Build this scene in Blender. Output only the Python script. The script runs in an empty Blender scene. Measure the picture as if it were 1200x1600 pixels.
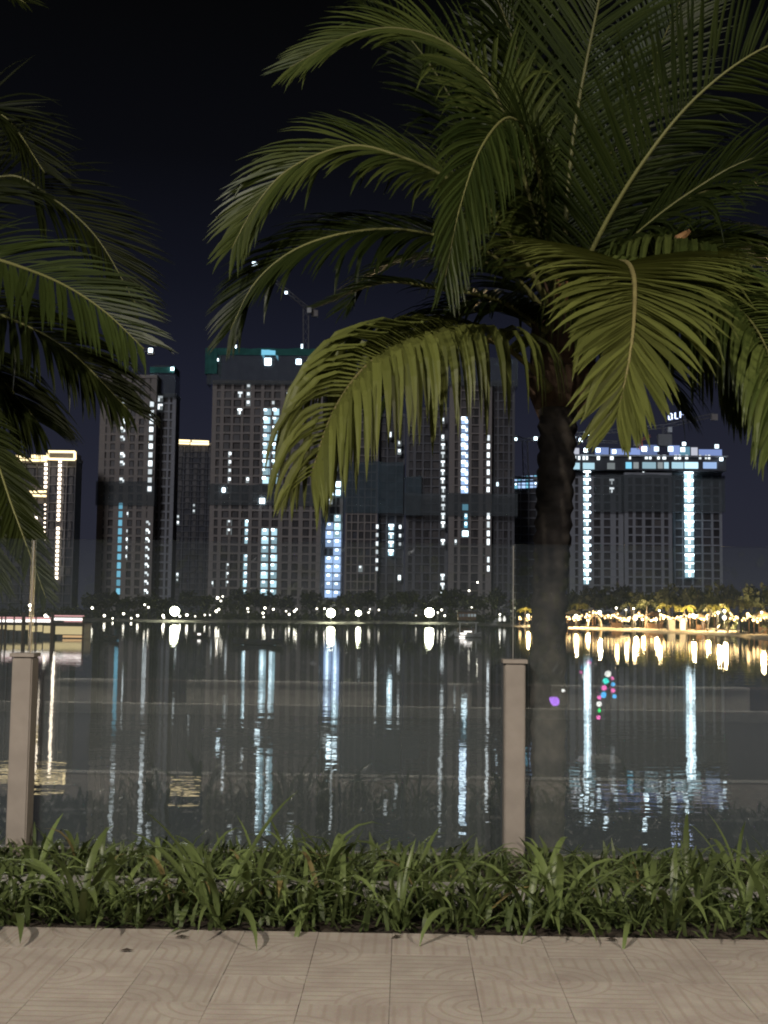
import bpy, bmesh, math, random
from mathutils import Vector, Matrix, Euler
random.seed(7)
R = math.radians
sc = bpy.context.scene
COL = sc.collection

# ---------------------------------------------------------------- camera, sky, light, exposure
F = 1870.0                                   # focal length in photo pixels (1200 x 1600)
EYE = Vector((0.0, 0.0, 1.4))
CAM_R = (Matrix.Rotation(R(1.07), 3, 'Z') @ Matrix.Rotation(R(90 + 4.8), 3, 'X') @ Matrix.Rotation(0.0125, 3, 'Z'))
cam_d = bpy.data.cameras.new('camera')
cam_d.sensor_fit = 'VERTICAL'; cam_d.sensor_height = 36.0; cam_d.sensor_width = 27.0
cam_d.lens = 36.0 * F / 1600.0
cam_d.clip_start = 0.1; cam_d.clip_end = 6000
cam = bpy.data.objects.new('camera', cam_d); COL.objects.link(cam)
cam.matrix_world = Matrix.Translation(EYE) @ CAM_R.to_4x4()
sc.camera = cam

world = bpy.data.worlds.new('World'); sc.world = world; world.use_nodes = True
wn = world.node_tree.nodes; wl = world.node_tree.links; wn.clear()
w_out = wn.new('ShaderNodeOutputWorld'); w_bg = wn.new('ShaderNodeBackground')
w_tc = wn.new('ShaderNodeTexCoord'); w_sep = wn.new('ShaderNodeSeparateXYZ'); w_rmp = wn.new('ShaderNodeValToRGB')
wl.new(w_tc.outputs['Generated'], w_sep.inputs[0]); wl.new(w_sep.outputs['Z'], w_rmp.inputs[0])
wl.new(w_rmp.outputs[0], w_bg.inputs[0]); wl.new(w_bg.outputs[0], w_out.inputs[0])
cr = w_rmp.color_ramp                         # night sky: city glow low down fading to black overhead
cr.elements[0].position = 0.0; cr.elements[0].color = (0.019, 0.020, 0.029, 1)
cr.elements[1].position = 1.0; cr.elements[1].color = (0.0008, 0.0009, 0.001, 1)
for p, c in ((0.10, (0.0140, 0.0150, 0.0245)), (0.20, (0.0085, 0.0095, 0.0175)), (0.27, (0.0046, 0.0052, 0.0095)),
             (0.36, (0.0022, 0.0024, 0.0036)), (0.48, (0.0011, 0.0012, 0.0013))):
    e = cr.elements.new(p); e.color = (*c, 1)
w_bg.inputs[1].default_value = 1.3

sun_d = bpy.data.lights.new('city_glow_fill', 'SUN'); sun_d.energy = 0.6; sun_d.angle = R(12); sun_d.color = (0.97, 0.96, 1.0)  # added fill from behind the camera, brightens facades in place of city glow
sun = bpy.data.objects.new('city_glow_fill', sun_d); COL.objects.link(sun)
sun.rotation_euler = (R(68), 0, R(-22)); sun.location = (-40, -40, 60)

sc.view_settings.view_transform = 'Standard'; sc.view_settings.look = 'None'
sc.view_settings.exposure = 0.0; sc.view_settings.gamma = 1.0; sc.view_settings.use_curve_mapping = False
sc.cycles.filter_width = 2.0
sc.cycles.max_bounces = 8; sc.cycles.transparent_max_bounces = 16
sc.cycles.sample_clamp_indirect = 6.0
sc.cycles.caustics_reflective = False; sc.cycles.caustics_refractive = False

# ---------------------------------------------------------------- helpers
def ray(px, py):
    return CAM_R @ Vector(((px - 600) / F, -(py - 800) / F, -1.0))
def P(px, py, Y):                             # the point of the plane y = Y seen at a photo pixel
    d = ray(px, py); return EYE + d * ((Y - EYE.y) / d.y)
def G(px, py, z):                             # the point of the level z seen at a photo pixel
    d = ray(px, py); return EYE + d * ((z - EYE.z) / d.z)

def new_mat(name):
    m = bpy.data.materials.new(name); m.use_nodes = True
    return m, m.node_tree.nodes, m.node_tree.links
def pbr(name, col, rough=0.7, var=0.25, scale=6.0, bump=0.0, col2=None, metal=0.0, detail=6, coord='Object', spec=0.5, rand=0.0):
    m, n, l = new_mat(name); b = n['Principled BSDF']
    b.inputs['Roughness'].default_value = rough; b.inputs['Metallic'].default_value = metal
    b.inputs['Specular IOR Level'].default_value = spec
    tc = n.new('ShaderNodeTexCoord'); nz = n.new('ShaderNodeTexNoise')
    nz.inputs['Scale'].default_value = scale; nz.inputs['Detail'].default_value = detail
    l.new(tc.outputs[coord], nz.inputs['Vector'])
    mx = n.new('ShaderNodeMixRGB'); rp = n.new('ShaderNodeValToRGB')
    rp.color_ramp.elements[0].position = 0.32; rp.color_ramp.elements[1].position = 0.68
    l.new(nz.outputs['Fac'], rp.inputs[0]); l.new(rp.outputs[0], mx.inputs[0])
    c2 = col2 or tuple(c * (1 - var) for c in col)
    mx.inputs[1].default_value = (*c2, 1); mx.inputs[2].default_value = (*col, 1)
    out = mx.outputs[0]
    if rand:
        oi = n.new('ShaderNodeObjectInfo'); hs = n.new('ShaderNodeHueSaturation'); mr = n.new('ShaderNodeMapRange')
        mr.inputs[3].default_value = 1 - rand; mr.inputs[4].default_value = 1 + rand
        l.new(oi.outputs['Random'], mr.inputs[0]); l.new(mr.outputs[0], hs.inputs['Value']); l.new(out, hs.inputs['Color'])
        out = hs.outputs[0]
    l.new(out, b.inputs['Base Color'])
    if bump:
        bp = n.new('ShaderNodeBump'); bp.inputs['Strength'].default_value = bump; bp.inputs['Distance'].default_value = 0.02
        l.new(nz.outputs['Fac'], bp.inputs['Height']); l.new(bp.outputs[0], b.inputs['Normal'])
    return m
def emit(name, col, strength, sample=False, rand=0.0):
    m, n, l = new_mat(name); n.remove(n['Principled BSDF'])
    e = n.new('ShaderNodeEmission'); e.inputs[0].default_value = (*col, 1); e.inputs[1].default_value = strength
    if rand:
        oi = n.new('ShaderNodeObjectInfo'); mr = n.new('ShaderNodeMapRange')
        mr.inputs[3].default_value = strength * (1 - rand); mr.inputs[4].default_value = strength * (1 + rand)
        l.new(oi.outputs['Random'], mr.inputs[0]); l.new(mr.outputs[0], e.inputs[1])
    l.new(e.outputs[0], n['Material Output'].inputs[0])
    m.cycles.emission_sampling = 'AUTO' if sample else 'NONE'
    return m

WL = {}
def reg(o, w): WL[o.name] = Vector(w)
def tag(o, label=None, cat=None, group=None, kind=None):
    if label: o['label'] = label
    if cat: o['category'] = cat
    if group: o['group'] = group
    if kind: o['kind'] = kind
    return o
def empty(name, loc, label, cat, group=None):
    o = bpy.data.objects.new(name, None); COL.objects.link(o); o.location = loc; o.empty_display_size = 0.1
    reg(o, loc); return tag(o, label, cat, group)
def link(name, mesh, w, parent=None, rot=None, scale=None):
    o = bpy.data.objects.new(name, mesh); COL.objects.link(o); w = Vector(w)
    reg(o, w)
    if parent is not None:
        o.parent = parent; o.location = w - WL[parent.name]
    else: o.location = w
    if rot: o.rotation_euler = rot
    if scale: o.scale = scale
    return o

class MB:                                     # mesh gatherer: world coordinates in, ONE object out
    def __init__(s): s.v = []; s.f = []; s.m = []; s.cur = 0
    def quad(s, a, b, c, d):
        k = len(s.v); s.v += [Vector(a), Vector(b), Vector(c), Vector(d)]; s.f.append((k, k+1, k+2, k+3)); s.m.append(s.cur)
    def box(s, lo, hi):
        x0, y0, z0 = lo; x1, y1, z1 = hi; k = len(s.v)
        s.v += [Vector(p) for p in ((x0,y0,z0),(x1,y0,z0),(x1,y1,z0),(x0,y1,z0),(x0,y0,z1),(x1,y0,z1),(x1,y1,z1),(x0,y1,z1))]
        for f in ((0,3,2,1),(4,5,6,7),(0,1,5,4),(1,2,6,5),(2,3,7,6),(3,0,4,7)):
            s.f.append(tuple(k+i for i in f)); s.m.append(s.cur)
        return s
    def bar(s, a, b, w, h=None):              # square bar from a to b
        a = Vector(a); b = Vector(b); h = h or w; t = (b - a).normalized()
        u = t.cross(Vector((0, 0, 1)))
        if u.length < 1e-4: u = Vector((1, 0, 0))
        u.normalize(); q = u.cross(t); k = len(s.v)
        for p in (a, b):
            for i, j in ((-1,-1),(1,-1),(1,1),(-1,1)): s.v.append(p + u*i*w/2 + q*j*h/2)
        for f in ((0,1,2,3),(7,6,5,4),(0,4,5,1),(1,5,6,2),(2,6,7,3),(3,7,4,0)):
            s.f.append(tuple(k+i for i in f)); s.m.append(s.cur)
        return s
    def tube(s, pts, rad, n=8, cap=True):
        k0 = len(s.v); m = len(pts); pts = [Vector(p) for p in pts]; ref = None
        for i, p in enumerate(pts):
            t = (pts[min(i+1, m-1)] - pts[max(i-1, 0)]).normalized()
            if ref is None: ref = Vector((1,0,0)) if abs(t.x) < .9 else Vector((0,1,0))
            u = (ref - t*ref.dot(t)).normalized(); ref = u; q = t.cross(u)
            r = rad[i] if isinstance(rad, (list, tuple)) else rad
            for j in range(n):
                a = 2*math.pi*j/n; s.v.append(p + (u*math.cos(a) + q*math.sin(a))*r)
        for i in range(m-1):
            for j in range(n):
                a = k0+i*n+j; b = k0+i*n+(j+1) % n
                s.f.append((a, b, b+n, a+n)); s.m.append(s.cur)
        if cap:
            s.f.append(tuple(k0+j for j in reversed(range(n)))); s.m.append(s.cur)
            s.f.append(tuple(k0+(m-1)*n+j for j in range(n))); s.m.append(s.cur)
        return s
    def ball(s, c, r, nu=10, nv=6, sz=1.0):
        c = Vector(c); k = len(s.v)
        for i in range(nv+1):
            th = math.pi*i/nv
            for j in range(nu):
                a = 2*math.pi*j/nu; s.v.append(c + Vector((math.sin(th)*math.cos(a), math.sin(th)*math.sin(a), math.cos(th)*sz))*r)
        for i in range(nv):
            for j in range(nu):
                a = k+i*nu+j; b = k+i*nu+(j+1) % nu; s.f.append((a, a+nu, b+nu, b)); s.m.append(s.cur)
        return s
    def mesh(s, name, mats, origin=(0,0,0), smooth=False):
        me = bpy.data.meshes.new(name); o = Vector(origin)
        me.from_pydata([tuple(v - o) for v in s.v], [], s.f)
        for m in (mats if isinstance(mats, (list, tuple)) else [mats]): me.materials.append(m)
        me.polygons.foreach_set('material_index', s.m)
        if smooth: me.polygons.foreach_set('use_smooth', [True]*len(s.f))
        me.update(); return me
    def build(s, name, mats, parent=None, origin=None, smooth=False):
        if origin is None:
            lo = Vector((min(v.x for v in s.v), min(v.y for v in s.v), min(v.z for v in s.v)))
            hi = Vector((max(v.x for v in s.v), max(v.y for v in s.v), max(v.z for v in s.v)))
            origin = Vector(((lo.x+hi.x)/2, (lo.y+hi.y)/2, lo.z))
        return link(name, s.mesh(name, mats, origin, smooth), origin, parent)

def copy_tree(o, parent=None, w=None):
    c = o.copy(); COL.objects.link(c)
    if parent is not None: c.parent = parent
    WL[c.name] = WL[o.name].copy()
    if w is not None: c.location = w; WL[c.name] = Vector(w)
    for ch in list(o.children): copy_tree(ch, c)
    return c

def catmull(pts, n):
    pts = [Vector(p) for p in pts]; q = [2*pts[0]-pts[1]] + pts + [2*pts[-1]-pts[-2]]; out = []
    m = len(pts)-1
    for k in range(n+1):
        u = k/n*m; i = min(int(u), m-1); t = u-i; a, b, c, d = q[i:i+4]
        out.append(0.5*((2*b)+(c-a)*t+(2*a-5*b+4*c-d)*t*t+(3*b-a-3*c+d)*t**3))
    return out

ORD = ['first', 'second', 'third', 'fourth', 'fifth', 'sixth', 'seventh', 'eighth', 'ninth', 'tenth', 'eleventh', 'twelfth', 'thirteenth', 'fourteenth', 'fifteenth', 'sixteenth', 'seventeenth', 'eighteenth', 'nineteenth', 'twentieth'] + ['twenty-' + q for q in ('first', 'second', 'third', 'fourth', 'fifth', 'sixth', 'seventh', 'eighth', 'ninth')] + ['thirtieth'] + ['thirty-' + q for q in ('first', 'second', 'third', 'fourth', 'fifth')]
WZ = -0.9                                     # lake level

# ---------------------------------------------------------------- materials
M = {}
M['soil'] = pbr('soil', (0.045, 0.032, 0.022), 0.95, 0.5, 9, 0.6)
M['bank'] = pbr('bank_grass', (0.03, 0.035, 0.018), 0.95, 0.5, 5, 0.6)
M['land'] = pbr('far_land', (0.05, 0.052, 0.038), 0.95, 0.5, 0.08, 0.0)
M['sand'] = pbr('sand', (0.46, 0.38, 0.27), 0.95, 0.3, 0.6, 0.2)
M['mortar'] = pbr('joint_mortar', (0.16, 0.13, 0.11), 0.95, 0.4, 20)
M['unlit_bank'] = pbr('unlit_bank', (0.13, 0.12, 0.10), 0.95, 0.4, 0.5, 0.2)  # shade of the unlit sand shore put into a darker colour
M['asphalt'] = pbr('asphalt', (0.055, 0.053, 0.05), 0.85, 0.3, 14, 0.4)
M['kerb'] = pbr('kerb_concrete', (0.34, 0.33, 0.31), 0.85, 0.3, 8, 0.3)
M['white_paint'] = pbr('white_paint', (0.75, 0.74, 0.7), 0.7, 0.15, 12)
M['pale_paver'] = pbr('pale_paver', (0.68, 0.66, 0.62), 0.8, 0.2, 4, 0.2)
M['concrete'] = pbr('tower_concrete', (0.36, 0.325, 0.31), 0.9, 0.25, 0.25, rand=0.06)
M['concrete_cool'] = pbr('tower_concrete_cool', (0.36, 0.37, 0.41), 0.9, 0.25, 0.25, rand=0.06)
M['concrete_dim'] = pbr('tower_concrete_dim', (0.20, 0.20, 0.22), 0.9, 0.3, 0.25, rand=0.06)
M['core'] = pbr('tower_core', (0.15, 0.138, 0.138), 0.9, 0.3, 0.2)
M['core_dark'] = pbr('tower_core_dark', (0.10, 0.105, 0.125), 0.9, 0.3, 0.2)
M['dark_glass'] = pbr('dark_window', (0.085, 0.080, 0.085), 0.35, 0.4, 0.3, rand=0.5)
M['net'] = pbr('safety_net_dark', (0.15, 0.175, 0.19), 0.95, 0.25, 0.4)
M['net_teal'] = pbr('safety_net_teal', (0.045, 0.20, 0.18), 0.95, 0.35, 0.35)
M['net_blue'] = pbr('safety_net_blue', (0.14, 0.20, 0.24), 0.95, 0.3, 0.3)
for k_ in ('net', 'net_blue'):
    n_ = M[k_].node_tree.nodes; l_ = M[k_].node_tree.links; t_ = n_.new('ShaderNodeBsdfTransparent'); x_ = n_.new('ShaderNodeMixShader'); x_.inputs[0].default_value = .42
    l_.new(n_['Principled BSDF'].outputs[0], x_.inputs[1]); l_.new(t_.outputs[0], x_.inputs[2]); l_.new(x_.outputs[0], n_['Material Output'].inputs[0])
M['steel'] = pbr('crane_steel', (0.17, 0.165, 0.16), 0.6, 0.2, 2)
M['crane_red'] = pbr('crane_red', (0.5, 0.12, 0.08), 0.6, 0.2, 2)
M['dark_metal'] = pbr('dark_metal', (0.05, 0.05, 0.05), 0.5, 0.2, 4, metal=0.4)
M['canvas'] = pbr('white_canvas', (0.62, 0.58, 0.5), 0.9, 0.15, 3)
M['canvas_tan'] = pbr('tan_canvas', (0.5, 0.38, 0.22), 0.9, 0.2, 3)
M['wood'] = pbr('deck_wood', (0.16, 0.09, 0.05), 0.8, 0.3, 3)
M['hull_white'] = pbr('boat_hull_white', (0.6, 0.6, 0.58), 0.4, 0.1, 3)
M['hull_dark'] = pbr('boat_hull_dark', (0.06, 0.06, 0.06), 0.5, 0.2, 3)
M['cloth'] = pbr('dark_clothes', (0.06, 0.05, 0.055), 0.9, 0.3, 8)
M['skin'] = pbr('skin', (0.4, 0.24, 0.16), 0.6, 0.1, 8)
M['post'] = pbr('post_stone', (0.33, 0.285, 0.25), 0.75, 0.2, 7, 0.2)
M['trunk'] = pbr('palm_bark', (0.105, 0.088, 0.074), 0.95, 0.6, 6, 1.0, col2=(0.018, 0.015, 0.013))
M['boot'] = pbr('palm_fibre', (0.16, 0.10, 0.065), 0.95, 0.5, 9, 0.8)
M['stub'] = pbr('petiole', (0.28, 0.24, 0.09), 0.7, 0.3, 6, 0.2)
M['dry'] = pbr('dry_sheath', (0.38, 0.20, 0.08), 0.8, 0.3, 6, 0.2)
M['bulb'] = emit('site_lamp', (0.72, 0.90, 1.0), 5.0, rand=0.6)
M['bulb_dim'] = emit('site_lamp_dim', (0.86, 0.95, 1.0), 1.7, rand=0.6)
M['win_cyan'] = emit('window_cyan', (0.22, 0.62, 0.85), 0.9, rand=0.35)
M['win_ice'] = emit('window_ice', (0.52, 0.82, 0.96), 1.0, rand=0.5)
M['win_blue'] = emit('window_blue', (0.42, 0.62, 1.0), 0.95, rand=0.45)
M['win_white'] = emit('window_white', (0.75, 0.85, 0.88), 0.22, rand=0.7)
M['led_gold'] = emit('led_gold', (1.0, 0.78, 0.42), 2.6)
M['led_warm'] = emit('led_warm', (1.0, 0.84, 0.66), 5.0)
M['led_white'] = emit('led_white', (1.0, 0.93, 0.88), 2.4)
M['led_pink'] = emit('led_pink', (1.0, 0.50, 0.50), 0.9)
M['sign_blue'] = emit('sign_blue', (0.55, 0.66, 1.0), 3.5)
M['globe'] = emit('lamp_globe', (1.0, 1.0, 0.72), 60.0)
M['globe_small'] = emit('path_lamp_globe', (1.0, 0.93, 0.78), 10.0, rand=0.7)
M['string_bulb'] = emit('string_bulb', (1.0, 0.66, 0.28), 8.0, rand=0.7)
M['panel_glow'] = emit('deck_light_panel', (1.0, 0.80, 0.42), 0.72)
M['stall_glow'] = emit('stall_light', (1.0, 0.72, 0.32), 7.0)
M['street_glow'] = emit('street_lamp_glow', (1.0, 0.80, 0.55), 12.0)

def leaf_mat(name, a, b, trans=0.3, rough=0.45, rand=0.3):
    m, n, l = new_mat(name); p = n['Principled BSDF']
    p.inputs['Roughness'].default_value = rough; p.inputs['Specular IOR Level'].default_value = 0.35
    tc = n.new('ShaderNodeTexCoord'); nz = n.new('ShaderNodeTexNoise'); nz.inputs['Scale'].default_value = 2.2; nz.inputs['Detail'].default_value = 5
    ge = n.new('ShaderNodeNewGeometry'); l.new(tc.outputs['Object'], nz.inputs['Vector'])
    ad = n.new('ShaderNodeMath'); ad.operation = 'MULTIPLY_ADD'; ad.inputs[1].default_value = 0.55
    l.new(ge.outputs['Random Per Island'], ad.inputs[0]); 
    sb = n.new('ShaderNodeMath'); sb.operation = 'MULTIPLY'; sb.inputs[1].default_value = 0.6
    l.new(nz.outputs['Fac'], sb.inputs[0]); l.new(sb.outputs[0], ad.inputs[2])
    mx = n.new('ShaderNodeMixRGB'); l.new(ad.outputs[0], mx.inputs[0]); mx.inputs[1].default_value = (*a, 1); mx.inputs[2].default_value = (*b, 1)
    oi = n.new('ShaderNodeObjectInfo'); hs = n.new('ShaderNodeHueSaturation'); mr = n.new('ShaderNodeMapRange')
    mr.inputs[3].default_value = 1-rand; mr.inputs[4].default_value = 1+rand
    l.new(oi.outputs['Random'], mr.inputs[0]); l.new(mr.outputs[0], hs.inputs['Value']); l.new(mx.outputs[0], hs.inputs['Color'])
    l.new(hs.outputs[0], p.inputs['Base Color'])
    tr = n.new('ShaderNodeBsdfTranslucent'); l.new(hs.outputs[0], tr.inputs[0])
    ms = n.new('ShaderNodeMixShader'); ms.inputs[0].default_value = trans
    l.new(p.outputs[0], ms.inputs[1]); l.new(tr.outputs[0], ms.inputs[2]); l.new(ms.outputs[0], n['Material Output'].inputs[0])
    return m
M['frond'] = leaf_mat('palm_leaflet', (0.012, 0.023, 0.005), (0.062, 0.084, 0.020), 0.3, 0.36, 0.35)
M['frond_shaded'] = leaf_mat('palm_leaflet_shaded', (0.010, 0.016, 0.004), (0.040, 0.050, 0.011), 0.3, 0.4, 0.3)  # leaflets of the unlit left fronds, shade put into the colour
M['frond_lit'] = leaf_mat('palm_leaflet_lit', (0.026, 0.048, 0.010), (0.135, 0.162, 0.042), 0.3, 0.38, 0.3)  # lighter copy for fronds in lamp light, the light put into the colour
M['frond_lit_gold'] = leaf_mat('palm_leaflet_lit_gold', (0.068, 0.102, 0.020), (0.20, 0.205, 0.055))  # golden lamp light on two front fronds put into the leaf colour
M['rachis'] = leaf_mat('palm_rachis', (0.14, 0.15, 0.05), (0.22, 0.21, 0.08), 0.05)
M['lily'] = leaf_mat('lily_leaf', (0.050, 0.085, 0.024), (0.19, 0.235, 0.085), 0.25, 0.35, 0.4)
M['cover'] = leaf_mat('ground_cover_leaf', (0.042, 0.068, 0.020), (0.13, 0.165, 0.06), 0.25, 0.4)
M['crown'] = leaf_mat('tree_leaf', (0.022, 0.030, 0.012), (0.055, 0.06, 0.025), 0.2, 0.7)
M['crown_lit'] = leaf_mat('beach_palm_leaf_lit', (0.10, 0.11, 0.02), (0.24, 0.22, 0.05), 0.3, 0.6)  # yellow lamp light on the beach fronds put into the colour

# ---------------------------------------------------------------- water
def water_mat():
    m, n, l = new_mat('lake_water'); b = n['Principled BSDF']
    b.inputs['Base Color'].default_value = (0.010, 0.012, 0.010, 1); b.inputs['Roughness'].default_value = 0.012
    b.inputs['IOR'].default_value = 1.33
    tc = n.new('ShaderNodeTexCoord'); mp = n.new('ShaderNodeMapping'); mp.inputs['Scale'].default_value = (0.55, 1.0, 1.0)
    l.new(tc.outputs['Object'], mp.inputs[0])
    n1 = n.new('ShaderNodeTexNoise'); n1.inputs['Scale'].default_value = 1.1; n1.inputs['Detail'].default_value = 2.0
    n2 = n.new('ShaderNodeTexNoise'); n2.inputs['Scale'].default_value = 5.0; n2.inputs['Detail'].default_value = 2.0
    l.new(mp.outputs[0], n1.inputs['Vector']); l.new(mp.outputs[0], n2.inputs['Vector'])
    b1 = n.new('ShaderNodeBump'); b1.inputs['Strength'].default_value = 1.0; b1.inputs['Distance'].default_value = 0.005
    b2 = n.new('ShaderNodeBump'); b2.inputs['Strength'].default_value = 1.0; b2.inputs['Distance'].default_value = 0.0011
    l.new(n1.outputs['Fac'], b1.inputs['Height']); l.new(n2.outputs['Fac'], b2.inputs['Height'])
    l.new(b1.outputs[0], b2.inputs['Normal']); l.new(b2.outputs[0], b.inputs['Normal'])
    return m
M['water'] = water_mat()
w = MB(); w.quad((-600, 8, WZ), (600, 8, WZ), (600, 420, WZ), (-600, 420, WZ))
tag(w.build('lake_water', M['water'], origin=(0, 8, WZ)), kind='structure')

# far land with its shore line, beach on the right
shore = [(-900, 972), (-120, 972), (60, 971), (140, 970), (230, 971), (330, 972), (420, 972.5), (520, 974), (600, 973.5), (690, 975), (760, 977), (830, 980),
         (885, 982), (990, 985.5), (1040, 988.5), (1095, 990), (1150, 993.5), (1200, 1000), (1290, 1012), (1500, 1040)]
sp = catmull([G(a, b, WZ) for a, b in shore], 120)
def ground_strip(name, rows, mat):
    mb = MB()
    for i in range(len(rows[0])-1):
        for r in range(len(rows)-1): mb.quad(rows[r][i], rows[r][i+1], rows[r+1][i+1], rows[r+1][i])
    bm = bmesh.new(); me = mb.mesh(name, mat); bm.from_mesh(me); bmesh.ops.remove_doubles(bm, verts=bm.verts, dist=0.001); bm.to_mesh(me); bm.free()
    o = link(name, me, (0, 0, 0)); return tag(o, kind='structure')
def off(p, d, z):
    r = Vector((p.x, p.y, 0)).normalized(); return Vector((p.x + r.x*d, p.y + r.y*d, z))
rs = random.Random(3)
jit = [rs.uniform(-.5, .5) for _ in sp]
KS = min(range(len(sp)), key=lambda i: abs(sp[i].x/sp[i].y - P(826, 975, 100).x/100))
full = [[off(p, -2, WZ-.15) for p in sp], [off(p, 1.5+j, WZ+.06) for p, j in zip(sp, jit)], [off(p, 5+j, WZ+.22) for p, j in zip(sp, jit)], [off(p, 25, WZ+.34) for p in sp]]
ground_strip('far_beach', [q[KS:] for q in full], M['sand'])
ground_strip('far_bank', [q[:KS+1] for q in full], M['unlit_bank'])
ground_strip('far_ground', [[off(p, 24.5, WZ+.32) for p in sp], [off(p, 45, WZ+.8) for p in sp], [Vector((p.x*5, 1600, WZ+1.2)) for p in sp]], M['land'])

# near ground: bank, planting soil, pavement base, kerb, road, far pavement behind the camera
s = MB()
prof = [(6.86, -0.012), (7.2, -0.02), (7.9, -0.12), (9.4, -0.48), (11.0, -0.82), (12.2, -1.05), (14, -1.4)]
bx = [i*0.5-20 for i in range(81)]
rb = random.Random(5)
rows = [[Vector((x, y, z + (rb.uniform(-.03, .03) if 0 < k else 0))) for x in bx] for k, (y, z) in enumerate(prof)]
ground_strip('lake_bank', rows, M['bank'])
s.box((-20, 5.385, -0.3), (20, 6.86, -0.012)); tag(s.build('planting_soil', M['soil']), kind='structure')
YK = 3.47
TS = 0.323
s = MB(); s.box((-20, YK+.16, -0.3), (20, 5.383, -0.0035)); tag(s.build('pavement_bed', M['mortar']), kind='structure')
s = MB(); s.box((-40, -4.0, -0.5), (40, YK, -0.15)); tag(s.build('road', M['asphalt']), kind='structure')
s = MB(); s.box((-40, -30, -0.5), (40, -9.6, -0.04)); tag(s.build('verge_behind', M['bank']), kind='structure')
s = MB()
xs = -40.0
beds = []
ped = empty('far_pavement', (0, -6.8, 0), None, None); del ped
s.box((-40, -9.6, -0.5), (40, -4.18, -0.02)); tag(s.build('median_soil', M['bank']), kind='structure')
s = MB(); s.box((-40, -4.18, -0.5), (40, -4.0, 0.0)); tag(s.build('kerb_behind', M['white_paint']), kind='structure')
s = MB(); s.box((-40, YK, -0.5), (40, YK+.155, 0.0)); tag(s.build('pavement_kerb', M['white_paint']), kind='structure')

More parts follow.
